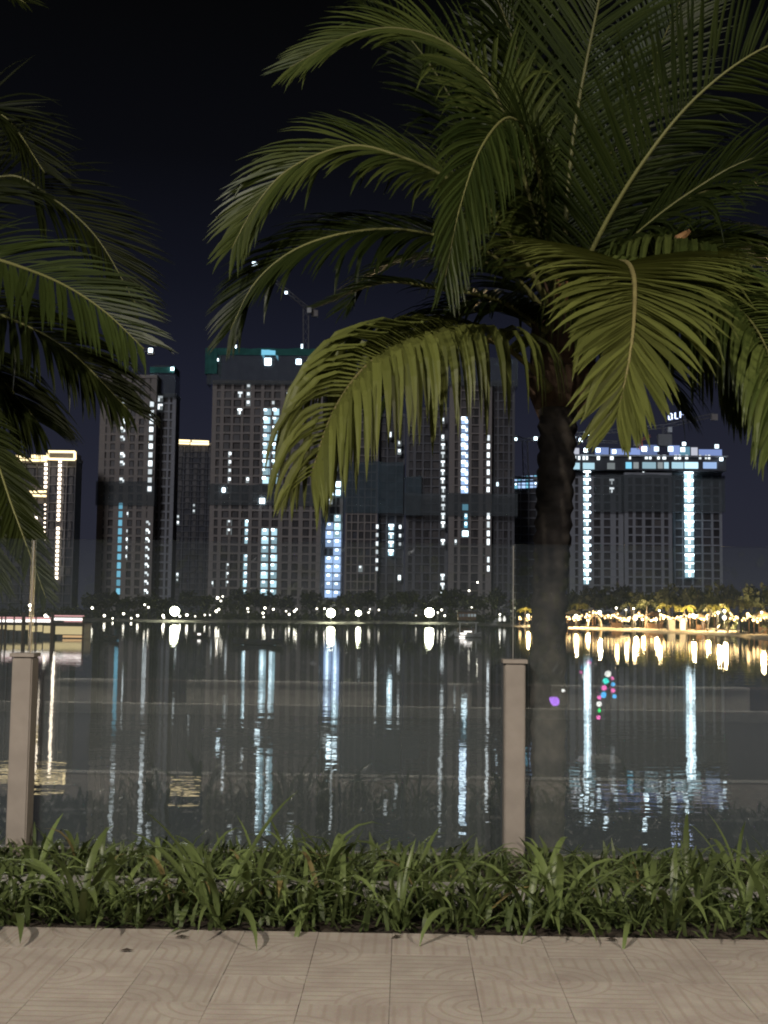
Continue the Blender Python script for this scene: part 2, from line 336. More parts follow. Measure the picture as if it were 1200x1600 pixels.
# pavement of square tiles with pressed meander grooves; each tile its own object
def tile_mat():
    m, n, l = new_mat('pavement_tile'); b = n['Principled BSDF']; b.inputs['Roughness'].default_value = 0.8
    tc = n.new('ShaderNodeTexCoord'); oi = n.new('ShaderNodeObjectInfo')
    sep = n.new('ShaderNodeSeparateXYZ'); l.new(tc.outputs['Object'], sep.inputs[0])
    # distance from one corner -> nested quarter rings; the far half -> straight ribs
    vm = n.new('ShaderNodeVectorMath'); vm.operation = 'ADD'; vm.inputs[1].default_value = (TS/2, TS/2, 0)
    l.new(tc.outputs['Object'], vm.inputs[0])
    fl = n.new('ShaderNodeVectorMath'); fl.operation = 'MULTIPLY'; fl.inputs[1].default_value = (1, 1, 0); l.new(vm.outputs[0], fl.inputs[0])
    ln = n.new('ShaderNodeVectorMath'); ln.operation = 'LENGTH'; l.new(fl.outputs[0], ln.inputs[0])
    rr = n.new('ShaderNodeMath'); rr.operation = 'MULTIPLY'; rr.inputs[1].default_value = 2*math.pi/0.052; l.new(ln.outputs['Value'], rr.inputs[0])
    sr = n.new('ShaderNodeMath'); sr.operation = 'SINE'; l.new(rr.outputs[0], sr.inputs[0])
    rx = n.new('ShaderNodeMath'); rx.operation = 'MULTIPLY'; rx.inputs[1].default_value = 2*math.pi/0.052; l.new(sep.outputs['X'], rx.inputs[0])
    sx = n.new('ShaderNodeMath'); sx.operation = 'SINE'; l.new(rx.outputs[0], sx.inputs[0])
    gt = n.new('ShaderNodeMath'); gt.operation = 'GREATER_THAN'; gt.inputs[1].default_value = TS*0.62; l.new(ln.outputs['Value'], gt.inputs[0])
    mx = n.new('ShaderNodeMix'); l.new(gt.outputs[0], mx.inputs[0]); l.new(sr.outputs[0], mx.inputs[2]); l.new(sx.outputs[0], mx.inputs[3])
    gr = n.new('ShaderNodeMapRange'); gr.inputs[1].default_value = -0.95; gr.inputs[2].default_value = -0.45
    l.new(mx.outputs[0], gr.inputs[0])
    nz = n.new('ShaderNodeTexNoise'); nz.inputs['Scale'].default_value = 4.5; nz.inputs['Detail'].default_value = 10; nz.inputs['Roughness'].default_value = .65
    gp = n.new('ShaderNodeNewGeometry'); l.new(gp.outputs['Position'], nz.inputs['Vector'])
    n2 = n.new('ShaderNodeTexNoise'); n2.inputs['Scale'].default_value = 220; n2.inputs['Detail'].default_value = 2; l.new(gp.outputs['Position'], n2.inputs['Vector'])
    c1 = n.new('ShaderNodeMixRGB'); c1.inputs[1].default_value = (0.318, 0.272, 0.243, 1); c1.inputs[2].default_value = (0.41, 0.37, 0.328, 1)
    rp = n.new('ShaderNodeValToRGB'); rp.color_ramp.elements[0].position = .36; rp.color_ramp.elements[1].position = .64
    l.new(nz.outputs['Fac'], rp.inputs[0]); l.new(rp.outputs[0], c1.inputs[0])
    c2 = n.new('ShaderNodeMixRGB'); c2.blend_type = 'MULTIPLY'; c2.inputs[2].default_value = (0.84, 0.79, 0.76, 1)
    iv = n.new('ShaderNodeMath'); iv.operation = 'SUBTRACT'; iv.inputs[0].default_value = 1.0; l.new(gr.outputs[0], iv.inputs[1])
    wr = n.new('ShaderNodeMath'); wr.operation = 'MULTIPLY'; l.new(iv.outputs[0], wr.inputs[0])       # dirt lies unevenly in the grooves
    l.new(rp.outputs[0], wr.inputs[1])
    ad = n.new('ShaderNodeMath'); ad.operation = 'MULTIPLY_ADD'; ad.inputs[1].default_value = .45; l.new(iv.outputs[0], ad.inputs[0])
    h2 = n.new('ShaderNodeMath'); h2.operation = 'MULTIPLY'; h2.inputs[1].default_value = .45; l.new(wr.outputs[0], h2.inputs[0]); l.new(h2.outputs[0], ad.inputs[2])
    l.new(ad.outputs[0], c2.inputs[0]); l.new(c1.outputs[0], c2.inputs[1])
    c3 = n.new('ShaderNodeMixRGB'); c3.blend_type = 'OVERLAY'; c3.inputs[0].default_value = .35; l.new(c2.outputs[0], c3.inputs[1]); l.new(n2.outputs['Color'], c3.inputs[2])
    hs = n.new('ShaderNodeHueSaturation'); mr = n.new('ShaderNodeMapRange'); mr.inputs[3].default_value = .93; mr.inputs[4].default_value = 1.07
    l.new(oi.outputs['Random'], mr.inputs[0]); l.new(mr.outputs[0], hs.inputs['Value']); l.new(c3.outputs[0], hs.inputs['Color'])
    l.new(hs.outputs[0], b.inputs['Base Color'])
    bp = n.new('ShaderNodeBump'); bp.inputs['Strength'].default_value = .3; bp.inputs['Distance'].default_value = .003
    l.new(gr.outputs[0], bp.inputs['Height']); l.new(bp.outputs[0], b.inputs['Normal'])
    return m
M['tile'] = tile_mat()
def tile_mesh():
    bm = bmesh.new(); h = TS/2 - .0011
    bmesh.ops.create_cube(bm, size=1.0)
    for v in bm.verts: v.co = Vector((v.co.x*2*h, v.co.y*2*h, -.03 + v.co.z*.06))
    me = bpy.data.meshes.new('tile'); bm.to_mesh(me); bm.free(); me.materials.append(M['tile']); return me
TM = tile_mesh()
pav = bpy.data.objects.new('pavement', None); COL.objects.link(pav); pav.location = (0, 4.3, 0); reg(pav, (0, 4.3, 0)); tag(pav, kind='structure')
X0 = P(613, 1455, 5.38).x
rt = random.Random(11)
stuff_t = MB()
for i in range(-30, 31):
    for j in range(6):
        x = X0 + (i+.5)*TS; y = 5.38 - (j+.5)*TS
        if y - TS/2 < YK + .15: continue
        if -7 <= i <= 7 and j < 4:
            o = link('tile', TM, (x, y, rt.uniform(-.001, .001)), pav, rot=(rt.uniform(-.003, .003), rt.uniform(-.003, .003), rt.choice((0, math.pi/2, math.pi, -math.pi/2)) + rt.uniform(-.004, .004)))
        else:
            stuff_t.box((x-TS/2+.0025, y-TS/2+.0025, -.06), (x+TS/2-.0025, y+TS/2-.0025, 0))
so = stuff_t.build('tile', M['tile'], pav); so['kind'] = 'stuff'
# mortar strip against the kerb so the bed does not show
s = MB(); s.box((-20, YK+.155, -.2), (20, YK+.32, -.008)); tag(s.build('pavement_edging', M['kerb']), kind='structure')

# ---------------------------------------------------------------- towers
unit = MB(); unit.box((-.5, 0, -.5), (.5, 1, .5)); UNIT = {}
def umesh(mat):
    if mat not in UNIT: UNIT[mat] = unit.mesh('unit_' + mat, M[mat])
    return UNIT[mat]
def lit_mesh(mat, kind):
    key = (mat, kind)
    if key not in UNIT:
        b = MB(); b.box((-.5, .5, -.5), (.5, 1, .5)); b.cur = 1
        if kind == 'lamp': b.box((-.22, .1, .12), (.16, .45, .42))
        elif kind == 'tee': b.box((-.12, .1, -.42), (.12, .3, .1)); b.box((-.5, .1, .14), (.5, .45, .44))
        elif kind == 'dot': b.box((-.3, .1, -.1), (.3, .45, .35))
        elif kind == 'side': b.box((-.45, .1, .05), (.1, .45, .42)); b.box((.1, .1, -.3), (.42, .45, .1))
        elif kind == 'full': b.box((-.42, .1, -.35), (.42, .45, .45))
        elif kind == 'none': pass
        UNIT[key] = b.mesh('lit_window', [M[mat], M['bulb_dim' if mat == 'win_white' else 'bulb']])
    return UNIT[key]

class Tower:
    def __init__(s, name, label, pxc, Y, group=None, fh=3.2, cat='building'):
        s.Y = Y; s.fh = fh; s.z0 = WZ + 1.0
        x = P(pxc, 940, Y).x
        s.root = empty(name, (x, Y, s.z0), label, cat, group); s.lit = []; s.rnd = random.Random(hash(label) % 1000 if False else sum(map(ord, label)))
        s.used = set()
    def X(s, px, py=780, Y=None): return P(px, py, Y or s.Y).x
    def Z(s, px, py, Y=None): return P(px, py, Y or s.Y).z
    def block(s, a, b, top, dY=0, depth=9, core='core', frame='concrete', cols=6, pier=.25, slab=.55, ybot=940, win=True, wfrac=.8, step=1, name='body', skip=()):
        Y = s.Y + dY; x0, x1 = s.X(a, 780, Y), s.X(b, 780, Y); zt = s.Z((a+b)/2, top, Y)
        mb = MB(); mb.box((x0+.2, Y+.7, s.z0-2), (x1-.2, Y+depth, zt-.1)); mb.build(name, M[core], s.root)
        mb = MB(); mb.box((x0, Y+.02, zt-.3), (x1, Y+depth+.1, zt+.9)); mb.build('parapet', M[frame], s.root)
        n = int((zt - .5 - s.z0)/s.fh); cw = (x1-x0)/cols
        for k in range(0, n+1, step):
            z = s.z0 + k*s.fh
            link('floor_slab', umesh(frame), ((x0+x1)/2, Y, z), s.root, scale=(x1-x0, .7, slab))
        for i in range(cols+1):
            pw = pier*cw*(1.5 if i in (0, cols) else s.rnd.uniform(.6, 1.5))
            xx = min(max(x0 + i*cw, x0+pw/2), x1-pw/2)
            link('pier', umesh(frame), (xx, Y+.03, (s.z0+zt)/2-.2), s.root, scale=(pw, .68, zt-s.z0-.6))
        if win:
            for k in range(n):
                z = s.z0 + (k+.5)*s.fh
                if z < 3.0: continue
                for i in range(cols):
                    xx = x0 + (i+.5)*cw
                    if any(abs(xx-q[0]) < (cw*wfrac+q[1])/2 and abs(z-q[2]) < 1 for q in s.lit): continue
                    if (i, k) in skip or s.rnd.random() < .1: continue
                    link('window', umesh('dark_glass'), (xx + s.rnd.uniform(-.06, .06)*cw, Y+.35, z - s.rnd.uniform(0, .12)), s.root,
                         scale=(cw*wfrac*s.rnd.uniform(.55, 1), .4, (s.fh-slab)*s.rnd.uniform(.8, .98)))
    def lights(s, px, w, ya, yb, mat='win_white', kind='lamp', prob=1.0, dY=0, hfrac=.8, twin=False, lean=0.0):
        Y = s.Y + dY; za, zb = s.Z(px, yb, Y), s.Z(px, ya, Y)
        k = 0
        while True:
            z = s.z0 + (k+.5)*s.fh; k += 1
            if z > zb: break
            if z < za or s.rnd.random() > prob: continue
            xx = s.X(px, (ya+yb)/2, Y); ww = w/F*Y
            for dx in ((-.26, .26) if twin else (0,)):
                if twin and s.rnd.random() < .06: continue
                wj = ww*(.48 if twin else 1)
                link('lit_window', lit_mesh(mat, kind), (xx+dx*ww, Y-.08, z + s.rnd.uniform(-.1, .1)), s.root, scale=(wj, .5, s.fh*hfrac*s.rnd.uniform(.85, 1)))
                s.lit.append((xx+dx*ww, wj, z))
    def spot(s, px, py, w, h, mat='bulb', dY=0, name='work_lamp'):
        Y = s.Y + dY; p = P(px, py, Y)
        mesh = umesh(mat)
        return link(name, mesh, (p.x, Y-1.1, p.z), s.root, scale=(w/F*Y, .4, h/F*Y))
    def win1(s, px, py, w, h, mat='win_blue', kind='lamp', dY=0):
        Y = s.Y + dY; p = P(px, py, Y)
        link('lit_window', lit_mesh(mat, kind), (p.x, Y-.1, p.z), s.root, scale=(w/F*Y, .5, h/F*Y))
    def net(s, a, b, ya, yb, mat='net', dY=0, depth=9, out=.55, name='safety_net'):
        Y = s.Y + dY; x0, x1 = s.X(a, (ya+yb)/2, Y), s.X(b, (ya+yb)/2, Y); z1 = s.Z((a+b)/2, ya, Y); z0 = s.Z((a+b)/2, yb, Y)
        mb = MB(); n = max(4, int((x1-x0)/3)); r = s.rnd
        ys = [Y - out - r.uniform(0, .25) for _ in range(n+1)]; zj = [r.uniform(-.35, .25) for _ in range(n+1)]
        for i in range(n):
            xa = x0-out+(x1-x0+2*out)*i/n; xb = x0-out+(x1-x0+2*out)*(i+1)/n
            mb.quad((xa, ys[i], z0), (xb, ys[i+1], z0), (xb, ys[i+1], z1+zj[i+1]), (xa, ys[i], z1+zj[i]))
            mb.quad((xa, ys[i], z1+zj[i]), (xb, ys[i+1], z1+zj[i+1]), (xb, Y+.9, z1+zj[i+1]), (xa, Y+.9, z1+zj[i]))
        mb.quad((x0-out, Y+depth, z0), (x0-out, ys[0], z0), (x0-out, ys[0], z1+zj[0]), (x0-out, Y+depth, z1+zj[0]))
        mb.quad((x1+out, ys[n], z0), (x1+out, Y+depth, z0), (x1+out, Y+depth, z1+zj[n]), (x1+out, ys[n], z1+zj[n]))
        mb.build(name, M[mat], s.root)
    def led(s, pts, mat='led_gold', w=.8, dY=0, name='led_strip'):
        mb = MB()
        for (a, b), (c, d) in zip(pts, pts[1:]): mb.bar(P(a, b, s.Y+dY-1.0), P(c, d, s.Y+dY-1.0), w)
        mb.build(name, M[mat], s.root)

# A: finished block at far left, roof edges drawn in warm light
t = Tower('apartment_block', 'finished apartment block at far left with gold roof edges and rows of dot lights', 40, 430, fh=3.27)
t.block(-70, 73.5, 722, cols=8, core='core_dark', frame='concrete_dim', pier=.07, slab=.35, wfrac=.6)
t.block(74.5, 117, 718, dY=-3, cols=3, core='core_dark', frame='concrete_dim', pier=.07, slab=.35, wfrac=.6)
t.net(77, 116, 706, 717, mat='concrete_dim', dY=-3, out=.1, name='roof_crown')
t.led([(75, 705.5), (117, 706), (117, 718), (75, 717), (75, 705.5)], 'led_gold', .75, dY=-4.6)
t.led([(50, 713), (73, 714.5)], 'led_gold', 1.1, dY=-.8); t.led([(50, 719), (73, 719)], 'led_gold', .8, dY=-.8)
for a, b in (((5, 711), (25, 716)), ((12, 715), (34, 719)), ((25, 712), (48, 718)), ((36, 718), (50, 719)), ((-40, 704), (6, 711))): t.led([a, b], 'led_gold', .6, dY=-.8)
t.led([(38, 769), (72, 768)], 'led_gold', .7, dY=-.8); t.led([(33, 773), (50, 774), (72, 775)], 'led_gold', .7, dY=-.8)
for k in range(27):
    if k in (14,): continue
    y = 721 + 7*k; t.spot(95 - (y-721)*.031, y, 4.0, 4.4, 'led_warm', dY=-3, name='dot_lamp')
for k in range(18):
    y = 726 + 7*k
    if 764 < y < 784 or k == 16: continue
    q = 4.0 if y < 765 else 2.2
    t.spot(73 - (y-721)*.02, y, q, q, 'led_warm', dY=-3.2, name='dot_lamp')
t.spot(50, 810, 6, 6.5, 'led_warm', dY=-.5, name='terrace_lamp'); t.spot(57, 810, 4.5, 5, 'led_warm', dY=-.5, name='terrace_lamp')

# B: concrete tower left of centre, cyan stair column below
t = Tower('concrete_tower', 'unfinished concrete tower with a column of cyan lit windows in its lower half', 195, 446)
t.lights(193, 8, 596, 690, 'win_white', 'side'); t.lights(191, 8, 706, 757, 'win_white', 'side', .85)
t.lights(188, 9, 788, 927, 'win_cyan', 'none', 1); t.lights(198, 3, 800, 880, 'win_white', 'dot', .55)
t.lights(230, 7, 805, 928, 'win_white', 'side', .92)
t.block(152, 240, 589, cols=6, pier=.42, slab=.85, wfrac=.62)
t.lights(235.5, 7, 622, 768, 'win_white', 'full', .95, dY=-1)
t.lights(248, 12, 622, 640, 'win_white', 'tee', 1, dY=4)
t.block(238, 271, 618, dY=5, cols=3, frame='concrete_cool', pier=.34, slab=.7, wfrac=.62)
t.net(238, 272, 572, 622, 'net', dY=4.5); t.net(237, 271, 573, 583, 'net_teal', dY=3.6)
t.net(152, 240, 752, 790, 'net', out=.45)
t.spot(270, 577, 5, 5, dY=3); t.spot(238, 589, 4.5, 5, dY=3)

# C: finished far block with gold crown between the towers
t = Tower('distant_block', 'distant dark residential block with a gold light line along its roof, between two concrete towers', 297, 640, fh=3.1)
t.lights(303, 4, 780, 800, 'win_white', 'dot', .5); t.lights(312, 4, 800, 822, 'win_white', 'dot', .5); t.lights(278, 4, 800, 826, 'win_white', 'dot', .4); t.lights(277, 4, 880, 920, 'win_white', 'dot', .3)
t.block(262, 334, 694, cols=6, core='core_dark', frame='concrete_dim', pier=.08, slab=.35, wfrac=.6)
t.led([(268, 688), (297, 689)], 'led_gold', 1.0); t.led([(268, 692), (296, 693)], 'led_gold', .8); t.led([(300, 689), (326, 690)], 'led_gold', .8); t.led([(298, 693), (326, 693.5)], 'led_gold', 1.1)

# D: big tower with the teal net crown
t = Tower('concrete_tower', 'wide unfinished tower with teal netted roof and a bright shaft two windows wide', 420, 440)
t.lights(421, 28, 636, 762, 'win_ice', 'lamp', 1, twin=True, hfrac=.97)
t.lights(420, 25, 818, 860, 'win_ice', 'lamp', .8, twin=True, hfrac=.9); t.lights(419, 26, 860, 930, 'win_ice', 'lamp', 1, twin=True, hfrac=.9)
t.lights(375, 7, 604, 646, 'win_white', 'tee', .8); t.lights(388, 7, 594, 640, 'win_white', 'dot', .9); t.lights(427, 6, 604, 634, 'win_white', 'dot', .6)
t.lights(359, 6, 700, 762, 'win_white', 'dot', .9); t.lights(387, 6, 740, 762, 'win_white', 'dot', .9); t.lights(358, 8, 808, 835, 'win_white', 'lamp', 1)
t.lights(386, 7, 805, 850, 'win_ice', 'lamp', .7); t.lights(384, 8, 862, 930, 'win_ice', 'lamp', 1); t.lights(356, 6, 864, 915, 'win_white', 'lamp', .8)
t.lights(452, 9, 604, 618, 'win_white', 'full', 1); t.lights(466, 11, 604, 645, 'win_white', 'tee', .8); t.lights(332, 3, 890, 920, 'win_white', 'dot', .5)
t.lights(464, 14, 765, 775, 'win_white', 'full', 1)
t.block(328, 502, 598, cols=11, pier=.3, slab=.75, wfrac=.7)
t.net(327, 502, 552, 602, 'net', out=.7); t.net(327, 502, 545, 556, 'net_teal', out=1.1); t.net(327, 335, 545, 585, 'net_teal', out=1.3)
t.net(327, 502, 757, 790, 'net', out=.45)
t.spot(368, 545, 3.5, 10); t.spot(419, 566, 10, 11); t.spot(467, 566, 8, 8); t.spot(473, 550, 10, 4); t.spot(472, 543, 3, 9); t.spot(340, 563, 4, 4); t.spot(410, 783, 8, 8); t.spot(350, 766, 5, 7)
t.net(415, 425, 548, 556, 'win_cyan', out=1.4, name='lit_net_panel')

# D2: the half hidden neighbour behind the hanging frond
t = Tower('concrete_tower', 'unfinished tower half hidden behind the hanging golden frond, with a tall narrow lit shaft', 545, 452)
t.lights(526, 5, 640, 745, 'win_white', 'dot', .75); t.lights(524, 17, 744, 775, 'win_ice', 'full', 1, twin=True); t.lights(520, 26, 775, 790, 'win_white', 'lamp', 1, twin=True)
t.lights(527, 10, 790, 840, 'win_ice', 'lamp', .8); t.lights(520, 24, 822, 930, 'win_blue', 'lamp', .95, twin=True, hfrac=.9)
t.lights(589, 4, 815, 902, 'win_white', 'full', 1, hfrac=.6); t.lights(611, 8, 818, 870, 'win_ice', 'tee', 1); t.lights(625, 4, 818, 860, 'win_white', 'full', .9, hfrac=.5)
t.lights(563, 7, 878, 895, 'win_white', 'lamp', 1); t.lights(551, 4, 878, 900, 'win_white', 'dot', .8); t.lights(624, 5, 890, 905, 'win_white', 'full', 1)
t.lights(609, 6, 672, 690, 'win_white', 'full', 1); t.lights(624, 6, 672, 725, 'win_white', 'dot', .6)
t.block(503, 536, 562, dY=2, cols=3, pier=.3, slab=.6, wfrac=.7)
t.block(540, 590, 640, cols=5, core='core_dark', pier=.2, slab=.5, wfrac=.7)
t.block(591, 632, 650, dY=3, cols=3, core='core_dark', frame='concrete_dim', pier=.15, slab=.35, wfrac=.8)
t.net(500, 540, 558, 575, 'net_teal', dY=1.5); t.net(538, 628, 722, 802, 'net_blue', out=.5); t.net(505, 536, 576, 600, 'net', dY=1.8)
t.spot(499, 580, 3, 12)

# F: tall central tower
t = Tower('concrete_tower', 'tall unfinished tower right of centre with a blue lit shaft and thin lamp rows', 715, 436)
t.lights(692, 6, 690, 752, 'win_white', 'tee', .95); t.lights(692, 6, 752, 930, 'win_white', 'tee', .8); t.lights(692, 5, 650, 690, 'win_white', 'dot', .6)
t.lights(726, 11, 652, 700, 'win_blue', 'side', 1, hfrac=.97); t.lights(726, 11, 706, 775, 'win_blue', 'side', 1, hfrac=.97)
t.lights(727, 9, 790, 802, 'win_cyan', 'none', 1); t.lights(727, 10, 826, 845, 'win_ice', 'full', 1); t.lights(728, 5, 806, 820, 'win_cyan', 'dot', 1)
t.lights(763, 5, 674, 774, 'win_white', 'full', .95); t.lights(763, 5, 804, 858, 'win_white', 'full', .95, hfrac=.9); t.lights(763, 4, 866, 890, 'win_white', 'full', .7)
t.lights(712, 4, 845, 858, 'win_white', 'dot', 1)
t.block(634, 700, 640, dY=4, cols=5, frame='concrete_dim', pier=.25, slab=.5, wfrac=.7)
t.block(701, 768, 600, cols=4, pier=.36, slab=.45, wfrac=.5, core='core')
t.block(769, 804, 598, dY=3, cols=4, frame='concrete_dim', pier=.3, slab=.5, wfrac=.7)
t.net(701, 806, 560, 604, 'net', out=.7); t.net(634, 806, 771, 806, 'net', out=.6, dY=-.2); t.net(634, 656, 745, 806, 'net_blue', dY=3)
t.spot(790, 566, 13, 9); t.spot(777, 757, 3, 6)

# G: tower behind the palm trunk
t = Tower('unfinished_tower', 'unfinished tower seen just left of the palm trunk with blue lit top floors', 828, 462)
t.block(801, 864, 748, cols=5, core='core_dark', frame='concrete_cool', pier=.10, slab=.4, wfrac=.75)
for k in range(6):
    t.win1(806 + 6.2*k, 759 - .3*k, 5.2, 8.5, 'win_blue' if k % 3 else 'win_cyan', 'lamp' if k in (0, 5) else 'none')
    t.win1(806 + 6.2*k, 748 - .4*k, 4.6, 6.5, 'win_cyan' if k % 2 else 'win_blue', 'none')
t.spot(800.5, 760, 2, 13)

# H: right hand tower with lit crown
t = Tower('unfinished_tower', 'broad unfinished tower at right with blue lit top floors and two lamp columns', 1000, 462)
t.lights(917.5, 11, 738, 915, 'win_ice', 'tee', 1, hfrac=.95); t.lights(1077, 14, 738, 903, 'win_ice', 'tee', 1, hfrac=.95)
t.lights(956, 7, 750, 766, 'win_white', 'tee', 1); t.lights(1005.5, 4, 738, 782, 'win_white', 'dot', 1); t.lights(1006, 9, 786, 796, 'win_white', 'full', 1)
t.lights(1049, 6, 748, 765, 'win_white', 'tee', .8); t.lights(1048, 4, 785, 795, 'win_white', 'dot', 1)
t.block(890, 975, 742, cols=5, frame='concrete_cool', pier=.34, slab=.6, wfrac=.62)
t.block(976, 1050, 742, dY=-4, cols=5, frame='concrete_cool', pier=.26, slab=.6, wfrac=.7)
t.block(1051, 1128, 742, dY=3, cols=5, frame='concrete_cool', core='core_dark', pier=.18, slab=.5, wfrac=.75)
t.net(932, 975, 742, 800, 'net', dY=-1); t.net(976, 1066, 742, 800, 'net', dY=-4.4); t.net(1090, 1130, 742, 800, 'net', dY=2)
mb = MB(); mb.box((t.X(890, 720), t.Y-4.2, t.Z(1000, 732)-1.2), (t.X(1130, 720), t.Y+14, t.Z(1000, 713))); mb.build('roof_storey', M['core_dark'], t.root)
mb = MB(); mb.box((t.X(886, 710), t.Y-5.2, t.Z(1000, 716)), (t.X(1132, 710), t.Y+15, t.Z(1000, 713.5))); mb.build('roof_deck', M['concrete_cool'], t.root)
DZ = -4.6
for a, b, c in ((890, 906, 'win_ice'), (911, 929, 'win_ice'), (949, 961, 'win_white'), (978, 987, 'win_cyan'), (990, 998, 'win_white'), (1004, 1025, 'win_ice'), (1028, 1036, 'win_white'), (1038, 1045, 'win_ice'),
                (1050, 1068, 'win_ice'), (1070, 1091, 'win_ice'), (1099, 1120, 'win_blue')):
    t.win1((a+b)/2, 728 + (0 if a < 960 else -1), b-a, 10, c, 'none', DZ)
for x, w_ in ((899, 3), (905, 4), (912, 3), (917, 4), (935, 5), (956, 6), (984, 4), (1010, 5), (1016, 4), (1029, 4), (1038, 6), (1056, 5), (1062, 4), (1073, 5), (1094, 4), (1103, 3), (1108, 4)):
    t.win1(x, 714.5 if x > 970 else 715.5, w_, 8, 'win_white', 'full', DZ)
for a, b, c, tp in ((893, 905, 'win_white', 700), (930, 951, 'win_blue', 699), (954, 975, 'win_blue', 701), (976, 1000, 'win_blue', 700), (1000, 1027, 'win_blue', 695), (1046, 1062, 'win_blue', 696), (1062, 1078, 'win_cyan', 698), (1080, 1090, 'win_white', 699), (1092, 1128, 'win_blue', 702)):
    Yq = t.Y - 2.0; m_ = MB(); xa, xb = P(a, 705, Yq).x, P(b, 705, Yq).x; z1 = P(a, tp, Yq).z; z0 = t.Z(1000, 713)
    m_.box((xa, Yq, z0), (xb, Yq+.3, z1)); o = m_.build('lit_formwork', M['form_'+c] if 'form_'+c in M else M.setdefault('form_'+c, emit('formwork_'+c, {'win_blue': (.30, .42, .85), 'win_white': (.6, .62, .72), 'win_cyan': (.25, .55, .75)}[c], .65, rand=.4)), t.root)  # floodlight on the formwork put in as its own emission
for x, y, q in ((915, 704, 6), (934, 704, 6), (959, 706, 6), (907, 688, 5), (924, 689, 5), (1006, 702, 7), (1025, 702, 7), (1047, 702, 8), (1066, 703, 7), (1068, 694, 5), (1119, 698, 6), (1126, 718, 5)): t.spot(x, y, q, q, dY=-5.5)

# ---------------------------------------------------------------- tower cranes
def lattice(mb, a, b, wd, n, th=.16):
    a = Vector(a); b = Vector(b); tt = (b-a).normalized(); u = tt.cross(Vector((0, 1, 0)))
    if u.length < .1: u = Vector((1, 0, 0))
    u.normalize(); v = tt.cross(u)
    cs = [u*i*wd/2 + v*j*wd/2 for i, j in ((-1,-1),(1,-1),(1,1),(-1,1))]
    for c in cs: mb.bar(a+c, b+c, th)
    for k in range(n):
        p = a + (b-a)*k/n; q = a + (b-a)*(k+1)/n
        for i in range(4):
            mb.bar(p+cs[i], q+cs[(i+1) % 4], th*.7)
def crane(label, px, pbase, ptop, jib_end, tail, Y, mat='steel', lamps=(), cab=True, w_=2.0):
    base = P(px[0], pbase, Y); top = P(px[1], ptop, Y)
    r = empty('tower_crane', base, label, 'crane', 'tower cranes over the unfinished towers')
    mb = MB(); lattice(mb, base, top, w_, max(3, int((top-base).length/3))); mb.build('mast', M[mat], r, origin=base)
    je = P(jib_end[0], jib_end[1], Y-3); mb = MB(); lattice(mb, top+Vector((0, 0, .5)), je, w_*.6, max(4, int((je-top).length/2.5)), .13); mb.build('jib', M[mat], r, origin=top)
    te = P(tail[0], tail[1], Y+1); mb = MB(); lattice(mb, top+Vector((0, 0, .5)), te, w_*.6, 4, .13); mb.build('counter_jib', M[mat], r, origin=top)
    mb = MB(); d = (te-top).normalized(); mb.box(tuple(te-Vector((1.2, .8, 2.2))), tuple(te+Vector((1.2, .8, .2)))); mb.build('counterweight', M['concrete'], r)
    if cab:
        mb = MB(); c = top+Vector((1.4, -.9, -1.0)); mb.box(tuple(c-Vector((.8, .8, 1.0))), tuple(c+Vector((.8, .8, 1.0)))); mb.build('cab', M['hull_white'], r)
    for x, y, q in lamps:
        p = P(x, y, Y-4); link('crane_lamp', umesh('bulb'), p, r, scale=(q/F*Y, .4, q/F*Y))
    return r
crane('luffing crane on the teal netted tower, jib raised up to the left', (478, 478), 555, 482, (398, 413), (492, 486), 444, lamps=((398, 413, 8), (415, 427, 3), (417, 431, 3), (447, 457, 4), (474, 548, 3)))
c2 = crane('long crane over the right tower carrying a row of blue lit letters on its jib', (1041, 1040), 698, 668, (898, 679), (1116, 648), 466, lamps=((915, 676.5, 4), (944, 672, 5), (1004, 663, 6), (947, 675, 2.5), (920, 679, 2.5)), w_=2.2)
mb = MB(); a_ = P(1028, 697, 465); b_ = P(1049, 679, 465); mb.box((a_.x, 463.8, a_.z), (b_.x, 467, b_.z)); mb.build('climbing_frame', M['steel'], c2)
for ch, x, y in (('B', 1045, 655.5), ('L', 1055, 654), ('F', 1063, 652.5), ('F', 1072, 651)):
    p = P(x, y, 458); mb = MB(); st_ = {'B': ((0, 0, 0, 2), (0, 2, .9, 2), (0, 1, .9, 1), (0, 0, .9, 0), (1, .1, 1, .9), (1, 1.1, 1, 1.9)), 'L': ((0, 0, 0, 2), (0, 0, .9, 0)), 'F': ((0, 0, 0, 2), (0, 2, 1, 2), (0, 1, .8, 1))}[ch]
    for x0_, z0_, x1_, z1_ in st_: mb.bar(p + Vector((x0_*1.25, 0, z0_*1.15)), p + Vector((x1_*1.25, 0, z1_*1.15+.001)), .42, .2)
    mb.build('sign_letter', M['sign_blue'], c2, origin=p)
crane('low grey crane jib lying just above the right tower roof', (897, 897), 705, 690, (965, 691), (892, 688), 470, w_=1.4, cab=False, lamps=((900, 683, 0.5),))
crane('small red crane standing on the right tower roof', (1002, 1000), 702, 690, (1016, 681), (995, 688), 457, 'crane_red', cab=False, w_=1.3)
crane('pale crane left of the palm trunk with one lamp on its short jib', (822, 820), 750, 690, (852, 684), (803, 682), 458, lamps=((837, 685, 5), (806, 686, 4)), w_=2.0, cab=False)
crane('crane over the cyan windowed tower, seen through the left palm fronds with two lamps', (204, 203), 592, 552, (158, 538), (236, 546), 452, lamps=((158, 540, 6), (235, 547, 6)))

